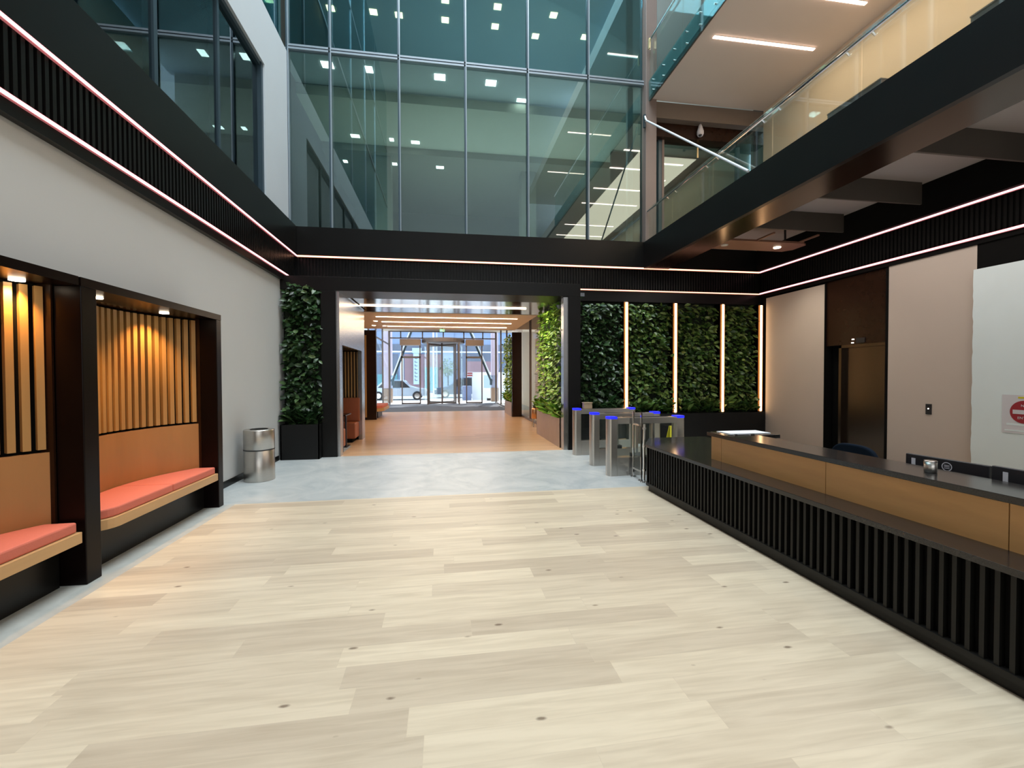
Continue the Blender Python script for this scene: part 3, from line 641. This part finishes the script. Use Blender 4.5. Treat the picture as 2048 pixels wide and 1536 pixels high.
def monitor(x, y, ztop, rz, label, sticker_off, emblem):
    t = thing('monitor', label, 'monitor', (x, y, .73), 'monitors on the reception desk')
    t.rotation_euler = (0, 0, rz)
    L = Vector((x, y, .73))
    w, h = .27, .30; zt = ztop
    obj('back_shell', B(x-.012, x+.02, y-w, y+w, zt-h, zt), 'plastic', t, .006)
    obj('screen', B(x+.02, x+.024, y-w+.01, y+w-.01, zt-h+.012, zt-.012), 'blackmatte', t)
    obj('stand', BB((x-.03, x-.012, y-.04, y+.04, .74, zt-.1),), 'plastic', t); obj('foot', B(x-.1, x+.12, y-.12, y+.12, .73, .742), 'plastic', t)
    obj('sticker', B(x-.0145, x-.012, y+sticker_off-.014, y+sticker_off+.014, zt-.10, zt-.03), 'signw', t)
    if emblem:
        bm = bmesh.new(); seg = 28
        for r0, r1 in ((.028, .034),):
            ring = [[bm.verts.new((xx, y-.02+r*cos(2*pi*i/seg), zt-.055+r*sin(2*pi*i/seg))) for i in range(seg)] for r, xx in ((r0, x-.0145), (r1, x-.0145))]
            for i in range(seg): bm.faces.new((ring[0][i], ring[0][(i+1) % seg], ring[1][(i+1) % seg], ring[1][i]))
        for k, (a, b) in enumerate(((-.016, -.004), (-.004, .006), (.006, .016))):
            box(bm, x-.0145, x-.0135, y-.02-.018, y-.02+.018, zt-.055+a+.002, zt-.055+a+.006)
        obj('emblem', bm, 'signw', t)
    return t
monitor(3.78, 2.80, 1.055, .06, 'monitor back with a round emblem behind the steel cup', .21, True)
monitor(3.72, 2.20, 1.075, -.02, 'monitor back with a white sticker at the right picture edge', .19, False)
t = thing('office_chair', 'navy upholstered chair showing above the desk before the lift', 'chair', (4.75, 4.45, 0))
bm = bmesh.new()
pts = []
for k in range(25):
    a = pi*k/24; pts.append((4.45+.31*(1 if cos(a) > 0 else -1)*abs(cos(a))**.6, .60+.29*abs(sin(a))**.7))
pts += [(4.16, .50), (4.74, .50)]
obj('backrest', prism(bm, pts, 4.70, 4.76, 'x'), 'navy', t, .02)
obj('seat', B(4.76, 5.25, 4.17, 4.73, .42, .50), 'navy', t, .03)
obj('pedestal', T((5.0, 4.45, .08), (5.0, 4.45, .42), .03), 'steelh', t)
for k in range(5):
    a = 2*pi*k/5; obj('leg', T((5.0, 4.45, .08), (5.0+.28*cos(a), 4.45+.28*sin(a), .03), .018, 8), 'plastic', t)

# ================================================================== RIGHT WALL ITEMS
t = thing('call_panel', 'small black lift call panel on the taupe wall panel', 'call panel', (8.29, 6.41, 1.09))
obj('plate', B(8.288, 8.30, 6.365, 6.455, 1.01, 1.19), 'plastic', t); obj('button', T((8.284, 6.41, 1.11), (8.288, 6.41, 1.11), .011, 14), 'indic', t)
t = thing('lift_indicator', 'black lift indicator with two small lights above the steel door', 'indicator', (8.33, 7.85, 2.40))
obj('housing', B(8.315, 8.335, 7.62, 7.80, 2.35, 2.45), 'plastic', t); obj('lamp', BB((8.325, 8.335, 7.86, 7.91, 2.42, 2.44), (8.325, 8.335, 7.87, 7.92, 2.35, 2.37)), 'indic', t)
t = thing('hoarding_panel', 'white temporary hoarding panel at the right picture edge', 'hoarding', (8.24, 3.2, 0))
bm = bmesh.new(); rr = random.Random(4)
pts = [(-.5, 0), (5.735, 0)] + [(5.735+rr.uniform(-.008, .006), .05+i*.08) for i in range(40)] + [(5.735, 3.34), (-.5, 3.31)]
prism(bm, pts, 8.22, 8.26, 'x'); obj('sheet', bm, 'hoard', t); obj('batten', BB((8.26, 8.275, 5.5, 5.56, 0, 3.3), (8.26, 8.275, 2.5, 2.56, 0, 3.3)), 'card', t)
t = thing('no_entry_sign', 'white sign with a red no entry disc on the hoarding', 'sign', (8.22, 5.15, 1.13))
obj('plate', B(8.212, 8.22, 4.86, 5.345, .84, 1.40), 'signw', t)
obj('disc', T((8.207, 5.085, 1.155), (8.212, 5.085, 1.155), .165, 40), 'red', t)
obj('bar', B(8.203, 8.207, 4.955, 5.215, 1.125, 1.185), 'signw', t)
text('lettering', 'NO', .05, 'signw', t, (8.205, 5.085, 1.245), (radians(90), 0, radians(-90)), .001)
text('lettering', 'ENTRY', .05, 'signw', t, (8.205, 5.085, 1.068), (radians(90), 0, radians(-90)), .001)
obj('caption_line', BB((8.210, 8.213, 4.88, 5.29, .955, .985), (8.210, 8.213, 4.88, 5.31, .87, .89)), 'hoard', t)
obj('green_mark', B(8.210, 8.213, 4.95, 5.16, 1.35, 1.375), 'yellow', t)

# ================================================================== RECEPTION CEILING
for i, y in enumerate((7.86, 6.38, 4.89, 3.4, 1.9)):
    l = ['grey ceiling baffle nearest the copper light raft', 'second grey ceiling baffle from the copper raft', 'third grey ceiling baffle from the copper raft', 'fourth grey ceiling baffle from the copper raft', 'fifth grey ceiling baffle from the copper raft'][i]
    if i < 3: tag(obj('ceiling_baffle', B(5.70, 8.06, y, y+.035, 4.60, 4.97), 'baffle'), l, 'baffle', 'grey baffles over the reception')
t = thing('light_raft', 'copper brown ceiling raft with two downlights above the green wall', 'light raft', (6.7, 8.7, 4.5))
obj('panel', prism(bmesh.new(), [(5.68, 8.36), (7.60, 8.36), (7.74, 8.46), (7.74, 8.82), (7.60, 8.98), (5.68, 8.98)], 4.50, 4.54), 'raft', t)
parts('rail', 'raft', t, (6.5, 6.54, 7.9, 8.4, 4.52, 4.55), (7.5, 7.54, 7.9, 8.4, 4.52, 4.55), (5.7, 5.74, 7.9, 8.4, 4.52, 4.55))
parts('hanger', 'plastic', t, (5.85, 5.88, 8.65, 8.68, 4.54, 4.97), (7.4, 7.43, 8.65, 8.68, 4.54, 4.97))
for x, m_ in ((5.98, 'soffit'), (7.24, 'spot')): obj('downlight', lathe(bmesh.new(), [(.07, 4.488), (.075, 4.50)], x, 8.69, 20), m_, t)
lamp('raft_spot', 'SPOT', (7.24, 8.69, 4.47), 130, (1, .90, .74), spot_size=radians(120), spot_blend=.8, shadow_soft_size=.06)
lamp('balcony_fill', 'AREA', (6.9, 4.5, 8.5), 170, (1, .80, .58), (2, 9))  # fill added to brighten the cream balcony wall, besides the soffit bars
lamp('reception_fill', 'AREA', (6.9, 5.2, 4.45), 75, (1, .92, .86), (1.6, 6))  # unseen fill without a fitting, lifts the hoarding and wall panels

# ================================================================== BRIDGE BALUSTRADE AND UPPER FLOOR
t = thing('bridge_balustrade', 'glass balustrade with steel handrail on the black bridge beam', 'balustrade', (5.1, 6, 5.06))
js = [10.44, 9.3, 7.79, 6.25, 4.76, 3.26, 1.76]
for a, b in zip(js, js[1:]): obj('glass_panel', B(5.10, 5.115, b+.008, a-.008, 5.055, 5.90), 'glassB', t)
obj('handrail', T((5.06, 1.8, 5.80), (5.06, 10.42, 5.80), .021, 12), 'steelh', t)
for y in js[1:-1]:
    for s in (-.17, .17): obj('bracket', T((5.06, y+s, 5.79), (5.11, y+s, 5.75), .012, 8), 'steelh', t)
t = thing('tie_rod', 'pale steel tie rod slanting from the column to the bridge', 'tie rod', (4.99, 8.5, 5.06))
obj('rod', T((4.975, 10.36, 8.02), (4.975, 6.62, 5.06), .022, 12), 'white', t); obj('end_fork', T((4.975, 10.40, 8.12), (4.975, 10.33, 7.99), .032, 10), 'steelh', t); obj('bracket', B(4.97, 5.02, 10.44, 10.5, 7.9, 8.22), 'mulld', t)
for y0, y1, l in ((4.56, 5.30, 'low grey metal box on the bridge edge behind the glass'), (2.9, 3.66, 'low grey metal box on the bridge at the top right corner')):
    t = thing('floor_box', l, 'box', (5.22, y0, 5.055), 'grey boxes on the bridge'); obj('housing', B(5.16, 5.30, y0, y1, 5.055, 5.22), 'greycol', t, .004); obj('lid', B(5.155, 5.305, y0-.003, y1+.003, 5.22, 5.235), 'greycol', t)
t = thing('upper_balustrade', 'teal edged glass balustrade of the upper balcony', 'balustrade', (5.1, 6, 8.6))
for a, b in zip((10.42, 8.9, 7.4, 5.9, 4.4, 2.9), (8.9, 7.4, 5.9, 4.4, 2.9, 1.4)):
    obj('glass_upstand', B(5.075, 5.09, b+.006, a-.006, 8.52, 9.02), 'glassE', t)
    obj('glass_panel', B(5.105, 5.12, b+.006, a-.006, 9.03, 10.1), 'glassB', t)
obj('backing_plate', B(5.092, 5.16, 1.4, 10.42, 8.64, 9.03), 'tealplate', t)
for y in [10.2-.5*i for i in range(14)]:
    for z in (8.68, 8.92): obj('bolt', T((5.06, y, z), (5.09, y, z), .018, 8), 'steelh', t)
obj('handrail', T((5.06, 1.4, 9.95), (5.06, 10.3, 9.95), .02, 10), 'steelh', t)
obj('handrail_end', B(5.03, 5.07, 10.3, 10.36, 9.75, 10.0), 'gold', t)
SB = [('linear soffit light nearest the far column', 8.35), ('second linear soffit light from the far column', 7.2)]
for i, y in enumerate((8.36, 7.2, 5.6, 4.2, 1.7, .2)):
    lab = SB[i][0] if i < 2 else ['third', 'fourth', 'fifth', 'sixth'][i-2]+' linear light under the upper balcony, seen mirrored in the curtain wall'
    t = thing('soffit_light', lab, 'light strip', (6.64, y, 8.6), 'linear lights under the upper balcony')
    obj('diffuser', B(5.48, 7.80, y-.03, y+.03, 8.598, 8.615), 'ledp', t); obj('trim', B(5.47, 7.81, y-.04, y+.04, 8.612, 8.62), 'soffit', t)
for i, y in enumerate((7.0, 2.2, -1.6)):
    t = thing('soffit_light', ['first', 'second', 'third'][i]+' linear light of the top balcony, seen only as a mirrored line', 'light strip', (6.64, y, 12.48), 'linear lights under the top balcony')
    obj('diffuser', B(5.48, 7.80, y-.03, y+.03, 12.478, 12.495), 'ledp', t); obj('trim', B(5.47, 7.81, y-.04, y+.04, 12.492, 12.50), 'soffit', t)
t = thing('security_camera', 'white dome security camera under the dark landing lintel', 'camera', (6.62, 10.66, 7.98))
bm = lathe(bmesh.new(), [(.02, 7.88), (.06, 7.9), (.085, 7.95), (.085, 8.02), (.03, 8.2)], 6.60, 10.62, 20); obj('housing', bm, 'signw', t, smooth=True); obj('lens', lathe(bmesh.new(), [(.01, 7.86), (.035, 7.875), (.045, 7.90)], 6.57, 10.57, 14), 'plastic', t)
t = thing('floor_number', 'brass number 1 on the glazed landing screen', 'sign', (6.72, 10.92, 7.6))
text('numeral', '1', .42, 'gold', t, (6.72, 10.935, 7.63), (radians(90), 0, 0), .01)

# ================================================================== OFFICE LIGHTS BEHIND THE CURTAIN WALL
def offl(x, y, z, w, d, mat, label, group):
    t = thing('office_light', label, 'ceiling light', (x, y, z), group)
    obj('panel', B(x-w/2, x+w/2, y-d/2, y+d/2, z-.014, z-.004), mat, t); obj('rim', BB((x-w/2-.01, x+w/2+.01, y-d/2-.01, y+d/2+.01, z-.004, z)), 'officel', t)
G1 = 'office ceiling lights of the first floor row'
for i, (px, y) in enumerate(((-2.66, 10.98), (-1.72, 11.0), (-.06, 11.02), (1.2, 11.05), (2.08, 11.62))):
    offl(px, y, 9.02, .26 if i != 1 else .16, .22 if i < 4 else .14, 'off1', ['square white office light beside the left end of the transom', 'small white office light, second from the left under the transom', 'square white office light under the middle of the transom', 'square white office light, fourth from the left under the transom', 'small white office light low beside the fourth mullion'][i], G1)
G2 = 'office ceiling lights deeper in the first floor'
for i, (px, y, z) in enumerate(((-2.53, 13.55, 8.75), (-1.5, 13.6, 8.75), (-.81, 13.65, 8.75), (-3.06, 14.75, 8.55), (-1.58, 14.7, 8.55), (-.09, 14.72, 8.55))):
    offl(px, y, z, .24 if i not in (1, 3) else .12, .16, 'off1', 'small white office light, ' + ['first of the upper deep row', 'second of the upper deep row', 'third of the upper deep row', 'first of the lower deep row', 'second of the lower deep row', 'third of the lower deep row'][i] + ' seen through the glass', G2)
G3 = 'warm office lights of the second floor'
for i, (px, y) in enumerate(((-3.3, 14.05), (-2.05, 14.0), (-1.3, 14.0), (.1, 13.98), (1.66, 14.0), (.1, 13.25), (1.65, 13.25), (3.38, 13.3), (3.0, 14.2), (4.6, 14.0))):
    offl(px, y, 12.75, .22, .22, 'off2', 'warm square office light of the upper storey, ' + ['first', 'second', 'third', 'fourth', 'fifth', 'sixth', 'seventh', 'eighth', 'ninth', 'tenth'][i] + ' by position from the left wall', G3)

# ================================================================== PASSAGE CONTENTS
for i, (y, x0, x1) in enumerate(((11.72, -2.27, 2.2), (13.75, -2.02, 2.3), (15.0, -2.02, 2.3), (16.3, -2.0, 2.32))):
    t = thing('ceiling_light_line', ['cross light line on the mirrored passage ceiling, nearest the hall', 'cross light line at the start of the beige passage ceiling', 'cross light line in the middle of the beige ceiling', 'cross light line of the passage nearest the street doors'][i], 'light strip', ((x0+x1)/2, y, 3.5), 'cross light lines in the passage')
    zz = 3.52 if i == 0 else 3.51
    obj('diffuser', B(x0, x1, y-.03, y+.03, zz-.02, zz-.004), 'ledt', t); obj('trim', B(x0-.01, x1+.01, y-.04, y+.04, zz-.006, zz), 'bronze', t)
lamp('passage_fill', 'AREA', (.2, 15.2, 3.42), 100, (1, .80, .58), (4, 6))  # added fill, not a real lamp; stands in for the downlights
lamp('passage_lobby_fill', 'AREA', (0, 22.5, 4.35), 200, (1, .86, .70), (5, 7))  # second added passage fill, below the lobby ceiling without a fitting
for i, (x, y) in enumerate(((-2.62, 13.7), (-2.62, 14.9), (-2.2, 14.9), (-2.45, 16.2), (-2.1, 16.3))):
    t = thing('passage_downlight', ['first', 'second', 'third', 'fourth', 'fifth'][i]+' small round downlight on the left of the beige ceiling, counted from the hall', 'downlight', (x, y, 3.51), 'round downlights in the passage')
    obj('lens', lathe(bmesh.new(), [(.06, 3.498), (.065, 3.51)], x, y, 16), 'spot', t)
# booth in the left niche
t = thing('booth_slat_wall', 'dark oak slatted end wall inside the passage niche', 'slat wall', (-2.75, 12.36, 1.15), None)
obj('backing', B(-3.2, -2.20, 12.37, 12.40, 1.13, 2.38), 'blackmatte', t)
for i in range(13): obj('slat', B(-3.18+i*.078, -3.14+i*.078, 12.32, 12.37, 1.13, 2.36), 'oakslat', t)
def seat(y0, y1, ys0, ys1, label):
    t = thing('booth_bench', label, 'bench', (-2.7, (y0+y1)/2, 0), 'booth seats in the niche')
    obj('plinth', B(-3.15, -2.34, y0+.05, y1-.02, 0, .1), 'blackmatte', t); obj('seat', B(-3.18, -2.26, y0, y1, .1, .5), 'orange', t, .025)
    obj('backrest', B(-3.18, -2.24, ys0, ys1, .5, 1.13), 'orange', t, .02)
seat(11.72, 12.35, 12.22, 12.35, 'orange leather booth seat at the far end of the passage niche')
seat(10.02, 10.62, 10.02, 10.14, 'orange leather booth seat at the near end, mostly behind the portal')
t = thing('booth_table', 'small dark table between the two booth seats', 'table', (-2.6, 11.15, 0))
obj('top', B(-3.15, -2.30, 10.85, 11.45, .755, .785), 'alc', t, .006); obj('leg', B(-2.36, -2.32, 11.0, 11.04, .012, .755), 'plastic', t); obj('foot', B(-2.9, -2.3, 10.95, 11.35, 0, .012), 'plastic', t); obj('leg', B(-2.9, -2.86, 11.2, 11.24, .012, .755), 'plastic', t)
# far bench on the left
t = thing('bay_bench', 'oak bench jutting from a dark slatted bay in the passage', 'bench', (-2.85, 18.9, 0))
obj('side_fin', B(-3.24, -2.62, 17.78, 17.9, 0, 3.5), 'alc', t); obj('slat', B(-3.04, -2.98, 17.74, 17.78, .1, 3.3), 'oakslat', t)
obj('board', prism(bmesh.new(), [(-3.24, 17.9), (-2.7, 17.9), (-2.40, 18.3), (-2.40, 20.0), (-3.24, 20.0)], .30, .42), 'oakpale', t)
obj('leg', B(-2.75, -2.68, 18.6, 19.8, 0, .30), 'plastic', t)
tag(obj('bench_cushion', prism(bmesh.new(), [(-3.2, 17.92), (-2.74, 17.92), (-2.45, 18.3), (-2.45, 19.96), (-3.2, 19.96)], .42, .53), 'coral', None, .015), 'coral cushion on the far passage bench', 'cushion')
# passage green walls
def rx(xb, y0, y1, z0, z1, depth):
    def f(r): return (xb-depth*r.random(), r.uniform(y0, y1), r.uniform(z0, z1)), (-1, -.15, 0)
    return f
def bx(x0, x1, y0, y1, z, zr):
    def f(r): return (r.uniform(x0, x1), r.uniform(y0, y1), z+r.uniform(0, zr)), (-.6, r.uniform(-.6, .2), .7)
    return f
green('bright yellow green wall lining the right side of the passage', (2.9, 11.3, 0), None, (2.92, 3.0, 10.06, 12.66, .6, 3.5), 1900, .125, 'leaf3', 30, 160, rx(2.90, 10.1, 12.62, .8, 3.46, .2), bx(2.68, 2.85, 10.15, 12.6, .66, .3), (2.69, 3.09, 10.05, 12.66, .70), 'brplanter', group='green walls in the passage', lim=((2.4, 3.1), (10.0, 12.68), None))
lamp('green_wall_wash', 'SPOT', (1.6, 11.3, 3.4), 190, (1, .98, .76), rot=(0, radians(-50), 0), spot_size=radians(130), spot_blend=.9, shadow_soft_size=.3)
green('small bright green wall before the far black fin, near the street doors', (2.95, 19.2, 0), None, (3.0, 3.1, 18.12, 20.2, .5, 3.45), 700, .14, 'leaf3', 33, 70, rx(2.98, 18.14, 20.15, .7, 3.42, .26), bx(2.78, 2.95, 18.2, 20.1, .55, .3), (2.78, 3.15, 18.1, 20.22, .58), 'brplanter', group='green walls in the passage', lim=((2.5, 3.14), (18.1, 20.3), None))
tag(obj('divider_fin', B(2.79, 3.19, 17.98, 18.09, 0, 3.505), 'alc'), 'tall dark brown fin before the farther passage green wall', 'fin')
tag(obj('shop_curtain', B(3.75, 3.8, 13.2, 17.9, 0, 4.4), 'beige'), 'pale beige curtain behind the glass right of the passage', 'curtain')
t = thing('copper_canister', 'small copper canister on a low stand by the passage glass', 'canister', (2.98, 14.3, 0))
obj('body', lathe(bmesh.new(), [(.10, .28), (.12, .30), (.12, .60), (.10, .63), (.03, .64)], 2.98, 14.3, 24), 'copper', t, smooth=True); obj('lid_knob', lathe(bmesh.new(), [(.06, .64), (.07, .70), (.02, .75)], 2.98, 14.3, 16), 'plastic', t)
for k in range(3): a = 2*pi*k/3; obj('leg', T((2.98+.07*cos(a), 14.3+.07*sin(a), .29), (2.98+.15*cos(a), 14.3+.15*sin(a), 0.012), .012, 8), 'steelh', t)
t = thing('exit_sign', 'small green and white exit sign hanging from the passage ceiling', 'sign', (-.06, 16.72, 3.4))
obj('plate', B(-.15, .03, 16.71, 16.73, 3.37, 3.46), 'green', t); obj('hanger', BB((-.07, -.05, 16.715, 16.725, 3.46, 3.51)), 'plastic', t); obj('arrow', B(-.05, .01, 16.705, 16.71, 3.39, 3.44), 'signw', t)

# ================================================================== REVOLVING DOOR
t = thing('revolving_door', 'tall revolving glass door with dark frames at the passage end', 'door', (-.03, 27.5, 0))
cx, cyy, R = -.03, 27.5, 1.25
obj('canopy', lathe(bmesh.new(), [(R+.04, 3.72), (R+.06, 3.76), (R+.06, 3.98), (.05, 3.985)], cx, cyy, 40), 'frame', t)
for s in (-1, 1):
    q0 = 0 if s > 0 else pi
    ar = [(cx+rr*cos(radians(-40+5*k)+q0), cyy+rr*sin(radians(-40+5*k)+q0)) for rr, ks in ((R, range(17)), (R-.015, range(16, -1, -1))) for k in ks]
    bm = prism(bmesh.new(), ar, .05, 3.72)
    obj('drum_glass', bm, 'glassC', t)
    for a in (-42, 42):
        q = radians(a)+(0 if s > 0 else pi); obj('drum_post', B(cx+R*cos(q)-.045, cx+R*cos(q)+.045, cyy+R*sin(q)-.045, cyy+R*sin(q)+.045, 0, 3.76), 'frame', t)
obj('centre_post', T((cx-.09, cyy, 0), (cx-.09, cyy, 3.74), .055, 14), 'frame', t)
for k in range(4):
    a = radians(45+90*k+2); d = Vector((cos(a), sin(a), 0)); nrm = Vector((-sin(a), cos(a), 0)); c = Vector((cx-.09, cyy, 0))
    def slab(r0, r1, z0, z1, th):
        q = [c+d*r0+nrm*th, c+d*r1+nrm*th, c+d*r1-nrm*th, c+d*r0-nrm*th]
        return prism(bmesh.new(), [(v.x, v.y) for v in q], z0, z1)
    wg = obj('wing', slab(.1, 1.08, .14, 3.55, .006), 'glassC', t)
    obj('stile', slab(1.08, 1.15, .03, 3.66, .025), 'frame', wg); obj('rail', slab(.05, 1.1, 3.55, 3.66, .022), 'frame', wg); obj('rail', slab(.05, 1.1, .03, .14, .022), 'frame', wg)
for s, x0, x1, l in ((-1, -2.56, -1.41, 'glazed side door with a brown heater box, left of the revolving door'), (1, 1.35, 2.38, 'glazed side door with a brown heater box, right of the revolving door')):
    t = thing('side_door', l, 'door', ((x0+x1)/2, 27.45, 0), 'side doors by the revolving door')
    obj('glass', BB((x0+.07, x1-.07, 27.49, 27.5, .1, 2.8), (x0+.06, x1-.06, 27.49, 27.5, 2.92, 3.56)), 'glassC', t)
    obj('frame', BB((x0, x0+.07, 27.45, 27.54, 0, 3.56), (x1-.07, x1, 27.45, 27.54, 0, 3.56), (x0, x1, 27.45, 27.54, 2.8, 2.92), (x0, x1, 27.45, 27.54, 0, .08)), 'frame', t)
    obj('heater_box', B(x0-.03, x1+.03, 26.85, 27.5, 3.56, 3.92), 'brown', t, .01)

# ================================================================== STREET
struct('street_pavement', B(-30, 30, 27.6, 44, -.2, -.02), 'street')
def facade(label, x0, x1, y, z1, mat, wins, name='building', extra=None):
    t = thing(name, label, 'building', ((x0+x1)/2, y, -.02), None)
    obj('wall', B(x0, x1, y, y+3, -.02, z1), mat, t)
    for i, w in enumerate(wins):
        o = obj('window', B(w[0], w[1], y-.06-.012*i, y, w[2], w[3]), w[4], t)
    return t
facade('blue grey building across the street with a dark shop floor', -16, 1.0, 45, 15, 'bldb', [(-6.6, -4.5, .1, 3.9, 'bldd'), (-3.9, -.3, .1, 3.9, 'bldr'), (-7, .9, 4.3, 4.9, 'bldd'), (-7, .9, 6.4, 6.8, 'bldd'), (-4.3, -4.0, .1, 4.0, 'paper'), (-1.9, -.6, .2, 2.6, 'teal'), (-6.5, -4.6, .2, 1.9, 'teal'), (-7, 1.0, 4.08, 4.22, 'paper')])
facade('slate building across the street, right of the blue grey one', 1.0, 18, 45.2, 15, 'bldb', [(1.2, 7, .1, 4.0, 'bldd'), (2.2, 5.6, 1.6, 3.2, 'bldr'), (1.0, 7.5, 4.3, 4.9, 'bldd'), (1, 7.6, 4.08, 4.2, 'paper'), (1.5, 7, 6.2, 6.8, 'bldd')])
t = thing('shop_banner', 'upright pale blue banner on the building across the street', 'banner', (-2.7, 44.6, .9))
obj('cloth', B(-3.0, -2.45, 44.55, 44.6, .9, 4.0), 'bluepale', t); obj('head_board', B(-3.1, -2.2, 44.5, 44.6, 4.0, 4.5), 'bluepale', t); obj('wall_arm', B(-2.7, -2.65, 44.6, 44.86, 3.0, 3.1), 'mulld', t)
bm = bmesh.new()
for i in range(7):
    z = 1.25+i*.36; box(bm, -2.86, -2.60, 44.535, 44.55, z, z+.06); box(bm, -2.86, -2.80, 44.535, 44.55, z+.06, z+.2)
obj('lettering', bm, 'bldd', t)
for s, l in ((-1, 'pink rendered column outside, left of the street doors'), (1, 'pink rendered column outside, right of the street doors')):
    x0, x1 = (-3.95, -3.36) if s < 0 else (3.16, 3.62)
    t = thing('street_column', l, 'column', ((x0+x1)/2, 29.6, -.02), 'pink columns outside')
    obj('shaft', B(x0, x1, 29.4, 29.9, .9, 9), 'pink', t, .03); obj('base', B(x0-.02, x1+.02, 29.38, 29.92, -.02, .9), 'brown', t)
    t = thing('street_brace', 'slanting dark steel brace against the ' + ('left' if s < 0 else 'right') + ' pink column', 'brace', (s*2.8, 29.6, 1.2), 'steel braces outside')
    xa = -3.34 if s < 0 else 3.13; xb = -2.1 if s < 0 else 1.75
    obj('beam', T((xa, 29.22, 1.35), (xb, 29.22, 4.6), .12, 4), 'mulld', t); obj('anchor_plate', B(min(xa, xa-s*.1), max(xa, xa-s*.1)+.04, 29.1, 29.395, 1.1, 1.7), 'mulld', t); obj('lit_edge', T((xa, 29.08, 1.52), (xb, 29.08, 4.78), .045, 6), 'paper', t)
struct('beam_street_canopy', BB((-9, 9, 30.2, 30.5, 4.75, 5.0), (-9, 9, 36, 36.3, 5.6, 5.9)), 'bldb')
tag(obj('street_pole', BB((-.95, -.83, 38, 38.12, -.02, 7), (-.62, -.56, 38, 38.06, -.02, 7)), 'paper'), 'pale twin pole standing in the street beyond the revolving door', 'pole')
def car(label, x0, y0, L, H, mat, flip, suv=False):
    t = thing('car', label, 'car', (x0+L/2, y0+.85, -.02), 'cars in the street')
    k = [(0, .28), (0, .62), (.03, .78), (.20, .86), (.32, 1.0*H/1.45), (.40, .97*H), (.52, H), (.72, H*.985), (.86, .93*H if suv else .9), (.97, .84), (1, .62), (1, .28)]
    if flip: k = [(1-a, z) for a, z in k][::-1]
    pts = [(x0+a*L, z) for a, z in k]
    obj('body', prism(bmesh.new(), pts, y0, y0+1.7, 'y'), mat, t, .06)
    g = [(.30, .88), (.42, .94*H), (.70, .94*H), (.82, .88)]
    if flip: g = [(1-a, z) for a, z in g]
    obj('windows', prism(bmesh.new(), [(x0+a*L, z) for a, z in g], y0-.012, y0+1.712, 'y'), 'plastic', t)
    for a in (.19, .81):
        for yy in (y0-.03, y0+1.53):
            wh = obj('wheel', T((x0+a*L, yy, .30), (x0+a*L, yy+.2, .30), .32, 24), 'tyre', t); obj('hub', T((x0+a*L, yy-.01, .30), (x0+a*L, yy+.02, .30), .19, 16), 'steelh', wh)
    obj('headlight', B(x0+(.0 if not flip else .96)*L, x0+(.04 if not flip else 1)*L, y0-.01, y0+.3, .62, .74), 'signw', t)
    return t
car('silver blue car parked outside, left of the revolving door', -5.45, 32.3, 4.35, 1.45, 'carS', True)
car('dark blue car behind the revolving door', -.75, 34.6, 4.4, 1.62, 'carD', False, True)
t = thing('street_hoarding', 'bright white hoarding outside with an orange and red notice', 'hoarding', (3.3, 32, -.02))
obj('board', B(2.0, 5.2, 31.9, 32.0, -.02, 1.98), 'paper', t); obj('notice', B(1.62, 2.08, 31.86, 31.9, 1.62, 2.0), 'signw', t); obj('notice_stripe', BB((1.66, 2.02, 31.84, 31.86, 1.86, 1.94), (1.66, 2.02, 31.84, 31.86, 1.70, 1.79)), 'red', t); obj('stay', B(1.75, 1.8, 31.9, 31.95, -.02, 1.7), 'plastic', t)
tag(obj('utility_cabinet', B(1.28, 1.92, 31.3, 31.8, -.02, 1.0), 'bluep', None, .03), 'squat blue grey cabinet outside the right side door', 'cabinet')
tag(obj('street_crate', BB((2.95, 3.35, 30.4, 30.7, -.02, .16),), 'plastic', None, .02), 'small dark crate on the paving by the right pink column', 'crate')
t = thing('street_tree', 'small leafy street tree behind the dark car', 'tree', (.35, 39, -.02))
obj('trunk', T((.35, 39, -.02), (.35, 39, 2.0), .06, 10), 'fin', t)
def ball(r):
    a, b, q = r.uniform(0, 2*pi), math.acos(r.uniform(-1, 1)), r.random()**.4*.75
    v = Vector((sin(b)*cos(a), sin(b)*sin(a), cos(b))); return Vector((.35, 39, 2.45))+v*q, v+Vector((0, -.01, .01))
leaves(320, ball, .2, 'leaf2', 'crown', t, 77)
